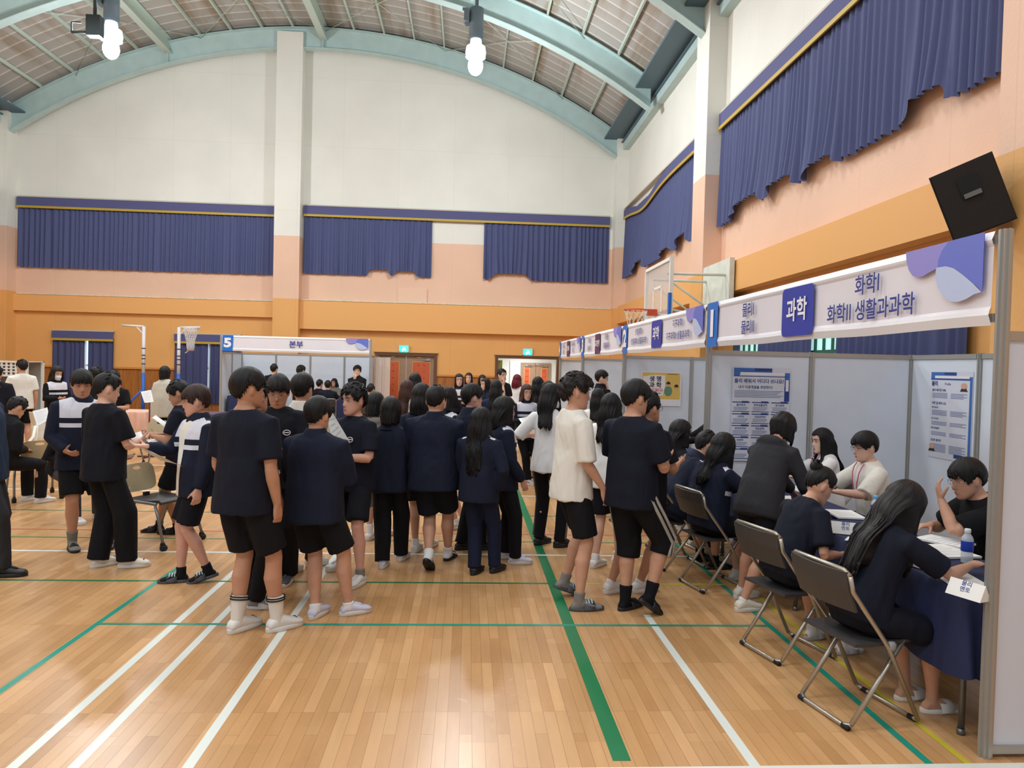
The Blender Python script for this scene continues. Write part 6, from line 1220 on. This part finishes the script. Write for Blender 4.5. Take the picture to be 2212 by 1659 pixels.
# ---------------------------------------------------------------- papers and small things
M_paper = mat('paper_sheet', (232, 232, 228), .7); M_print = mat('pale_print', (200, 204, 212), .7)
def sheet(corners, label, cat='paper', prt=True, group=None):
    """corners (px, py, depth) clockwise from the top left"""
    C_ = [Vector(atY(*c)) for c in corners]; n = 8; c0 = sum(C_, Vector()) / 4; nn = (C_[1] - C_[0]).cross(C_[3] - C_[0]).normalized(); g = [[None] * (n + 1) for _ in range(n + 1)]
    b = MB(); top = []; bot_ = []
    for j in range(n + 1):
        for i in range(n + 1):
            u, v = i / n, j / n; p = (C_[0] * (1 - u) + C_[1] * u) * (1 - v) + (C_[3] * (1 - u) + C_[2] * u) * v + nn * (.03 * (C_[1] - C_[0]).length * math.sin(PI * u)) - c0; top.append(p); bot_.append(p - nn * .0015)
    k = (n + 1) ** 2; fs = []
    for j in range(n):
        for i in range(n): a = j * (n + 1) + i; fs += [(a, a + 1, a + n + 2, a + n + 1), (k + a + n + 1, k + a + n + 2, k + a + 1, k + a)]
    b.add(top + bot_, fs, 0, True); o = b.build('paper_sheet' if cat == 'paper' else cat.replace(' ', '_'), M_paper, None, loc=c0); tag(o, label, cat, group)
    if prt:
        b = MB(); w = C_[1] - C_[0]; d = C_[3] - C_[0]
        for r in range(7):
            for sd in (1,):
                u0, u1 = .12, .85 - .2 * (r % 3 == 2); v = .15 + r * .11; K = 4
                for q_ in range(K):
                    ua, ub = u0 + (u1 - u0) * q_ / K, u0 + (u1 - u0) * (q_ + 1) / K
                    def pp(u, v): return (C_[0] * (1 - u) + C_[1] * u) * (1 - v) + (C_[3] * (1 - u) + C_[2] * u) * v + nn * (.03 * w.length * math.sin(PI * u)) - c0
                    for off in (.0009, -.0024): b.quad(pp(ua, v) + nn * off, pp(ub, v) + nn * off, pp(ub, v + .03) + nn * off, pp(ua, v + .03) + nn * off)
        b.build('printed_lines', M_print, o)
    return o
sheet([(256, 942, 6.5), (304, 932, 6.7), (310, 944, 6.6), (264, 956, 6.4)], 'white note pad held by the person in cream clogs')
sheet([(300, 966, 5.75), (330, 978, 5.6), (396, 1008, 5.75), (350, 996, 5.95)], 'large pale sheet held out by the walking person in round glasses')
sheet([(316, 950, 7.3), (356, 941, 7.6), (370, 972, 7.4), (338, 976, 7.2)], 'white printed sheet held by the navy tee behind the glasses wearer')
sheet([(328, 902, 7.6), (336, 897, 7.7), (368, 920, 7.6), (360, 926, 7.5)], 'rolled white paper near the grey shawl wearer', prt=False)
b = MB(); b.tube([(0, 0, .02), (0, 0, 1.12)], .014); b.tube([(-.2, 0, .012), (.2, 0, .012)], .014); b.tube([(0, -.2, .012), (0, .2, .012)], .014); b.tube([(0, 0, 1.08), (0, .04, 1.3)], .02); q = atY(318, 860, 13.32); tag(b.build('display_stand', mat('maroon_stand', (86, 40, 48), .5), None, loc=(q[0], 13.42, 0)), 'slim dark red stand holding a white paper beside the shawl wearer', 'stand')
sheet([(304, 846, 13.2), (326, 842, 13.4), (332, 868, 13.3), (312, 870, 13.1)], 'white paper on the stand left of the grey shawl')
sheet([(700, 872, 5.6), (714, 884, 5.55), (756, 955, 5.46), (730, 1002, 5.48)], 'long white sheet between the two navy figures in the centre')
sheet([(792, 1046, 6.6), (822, 1041, 6.7), (834, 1088, 6.7), (792, 1098, 6.6)], 'greyish sheet hanging from the hand beside the straight bob', prt=False)
sheet([(1138, 906, 7.5), (1166, 918, 7.5), (1160, 950, 7.5), (1130, 940, 7.5)], 'white folded sheet held by the masked person in striped pants', prt=False)
sheet([(1120, 904, 10.85), (1158, 894, 10.95), (1161, 902, 10.65), (1126, 913, 10.6)], 'open notebook held by the reader facing the viewer')
sheet([(70, 888, 8.3), (102, 880, 8.5), (108, 906, 8.4), (80, 920, 8.2)], 'white handout on the lap by the left chairs')
sheet([(1410, 938, 8.9), (1425, 928, 9.0), (1430, 932, 8.9), (1414, 944, 8.9)], 'small white slip raised at the second booth', prt=False)
def flat(x, y, rz, w, d, label, z=.748, n=1, m=None, cat='paper', group=None):
    b = MB(); T = .002 if n == 1 else .012
    b.box((-w / 2, -d / 2, 0), (w / 2, d / 2, T)); o = b.build('paper_sheet' if n == 1 else 'booklet', m or M_paper, None, loc=(x, y, z)); o.rotation_euler[2] = rz; tag(o, label, cat, group)
    b = MB()
    for r in range(6): b.box((-w * .38, -d * .35 + r * d * .12, T + .0003), (w * (.38 - .15 * (r % 2)), -d * .35 + r * d * .12 + d * .03, T + .0006))
    b.build('printed_lines', M_print, o)
q = fl(2010, 1225, .75); flat(q[0], q[1], .3, .16, .24, 'white handout beside the elbow of the nearest long-haired sitter')
q = fl(2075, 1252, .75); flat(q[0], q[1], -.2, .2, .28, 'white handout under the forearm of the nearest sitter', z=.7475)
q = fl(2040, 1192, .75); flat(q[0], q[1], .1, .24, .30, 'thick booklet open before the man in black', n=2, cat='booklet')
q = fl(2052, 1168, .77); flat(q[0], q[1] + .05, .5, .2, .28, 'second booklet nearer the booth wall, partly under a sheet', n=2, cat='booklet')
q = fl(1825, 1112, .75); flat(q[0], q[1], -.15, .2, .3, 'booklet in front of the person in cream', n=2, cat='booklet')
q = fl(1865, 1168, .75); flat(q[0], q[1], .9, .12, .2, 'small slip on the navy cloth left of the name card', z=.7485)
q = fl(1712, 1078, .75); flat(q[0], q[1], .2, .21, .3, 'white handout by the hand of the hooded figure')
q = fl(1745, 1062, .75); flat(q[0], q[1] + .1, .1, .21, .3, 'open booklet before the long-haired person in white', n=2, cat='booklet')
def tent(x, y, rz, label):
    b = MB(); w, d, h = .085, .04, .075; b.add([(-w, -d, 0), (w, -d, 0), (0 + w, 0, h), (-w, 0, h), (-w, d, 0), (w, d, 0)], [(0, 1, 2, 3), (3, 2, 5, 4), (0, 3, 4), (1, 5, 2), (0, 4, 5, 1)]); o = b.build('name_card', M_paper, None, loc=(x, y, .748)); o.rotation_euler[2] = rz; tag(o, label, 'name card', 'folded name cards in booth one')
    b = MB(); N_ = Vector((0, -h, d)).normalized(); up = Vector((0, d, h)).normalized()
    for k_, (t, z) in enumerate((('물리', .7), ('멘토', .4))): text_geo(b, t, .028, Vector((0, -d, 0)) + up * (z * .1) + N_ * .001 , (1, 0, 0), up, 0, .01)
    b.build('lettering', M_navyink, o)
q = fl(1826, 1148, .76); tent(q[0], q[1], -.5, 'white folded name card beside the coloured molecule model')
q = fl(2128, 1282, .78); tent(q[0] - .05, q[1] + .05, -1.2, 'white folded name card at the table corner by the metal post')
def bottle(x, y, label, cap, lbl=(28, 60, 170)):
    e = empty('water_bottle', (x, y, .748), 0, label, 'bottle', 'small water bottles on the booth tables')
    def lathe(pr, m, nm, **k): b = MB(); b.loft([[(r * math.cos(2 * PI * j / 20), r * math.sin(2 * PI * j / 20), z) for j in range(20)] for r, z in pr], 0, True); return b.build(nm, m, e)
    lathe([(.026, 0), (.031, .006), (.031, .05), (.030, .06), (.031, .07), (.031, .135), (.026, .15), (.014, .168), (.013, .178)], mat('clear_bottle', (226, 234, 238), .08, alpha=.55), 'bottle_body')
    lathe([(.0318, .068), (.0322, .07), (.0322, .125), (.0318, .127)], mat('bottle_label', lbl, .5), 'bottle_label'); lathe([(.015, .172), (.016, .174), (.016, .192), (.014, .195)], mat('cap_' + str(cap[0]), cap, .5), 'bottle_cap')
q = fl(2088, 1215, .75); bottle(q[0], q[1], 'clear water bottle with blue label and white cap before the man in black', (230, 232, 236))
q = fl(1890, 1128, .75); bottle(q[0], q[1], 'clear water bottle with light blue cap before the person in cream', (110, 180, 226), (190, 214, 230))
q = fl(1905, 1135, .75); bottle(q[0] + .03, q[1] + .05, 'blue-labelled bottle just right of the light blue capped one', (36, 60, 170))
q = fl(1752, 1062, .75); bottle(q[0] + .05, q[1] - .05, 'small bottle by the white-tee sitter with long hair', (110, 180, 226))
e = empty('molecule_model', (fl(1872, 1146, .76)[0], fl(1872, 1146, .76)[1], .75), 0, 'ball-and-stick molecule model with red, green and blue balls', 'molecule model')
rr_ = random.Random(4); pts_ = [(rr_.uniform(-.07, .07), rr_.uniform(-.06, .06), rr_.uniform(.012, .06)) for _ in range(9)]
for i, p in enumerate(pts_): c_ = [(214, 70, 50), (40, 160, 90), (120, 190, 230), (226, 226, 226), (60, 60, 70)][i % 5]; b = MB(); b.ball(p, .013 if i % 5 < 3 else .009, 0, 7); b.build('atom_ball', mat('atom_%d' % (i % 5), c_, .35), e)
b = MB()
for i in range(8): b.tube([pts_[i], pts_[i + 1]], .0025, n=5)
b.build('bond_sticks', mat('bond_grey', (190, 196, 200), .4), e)
fe, _, fc0, fmw = hf_; b = MB(); c0 = fmw.inverted() @ fc0
for k in range(6): b.ball(c0 + Vector((-.1 + .004 * k, .0 + .022 * math.cos(k), .06 + .022 * math.sin(k))), .015, 0, 6)
b.build('hair_flower', M_paper, fe)
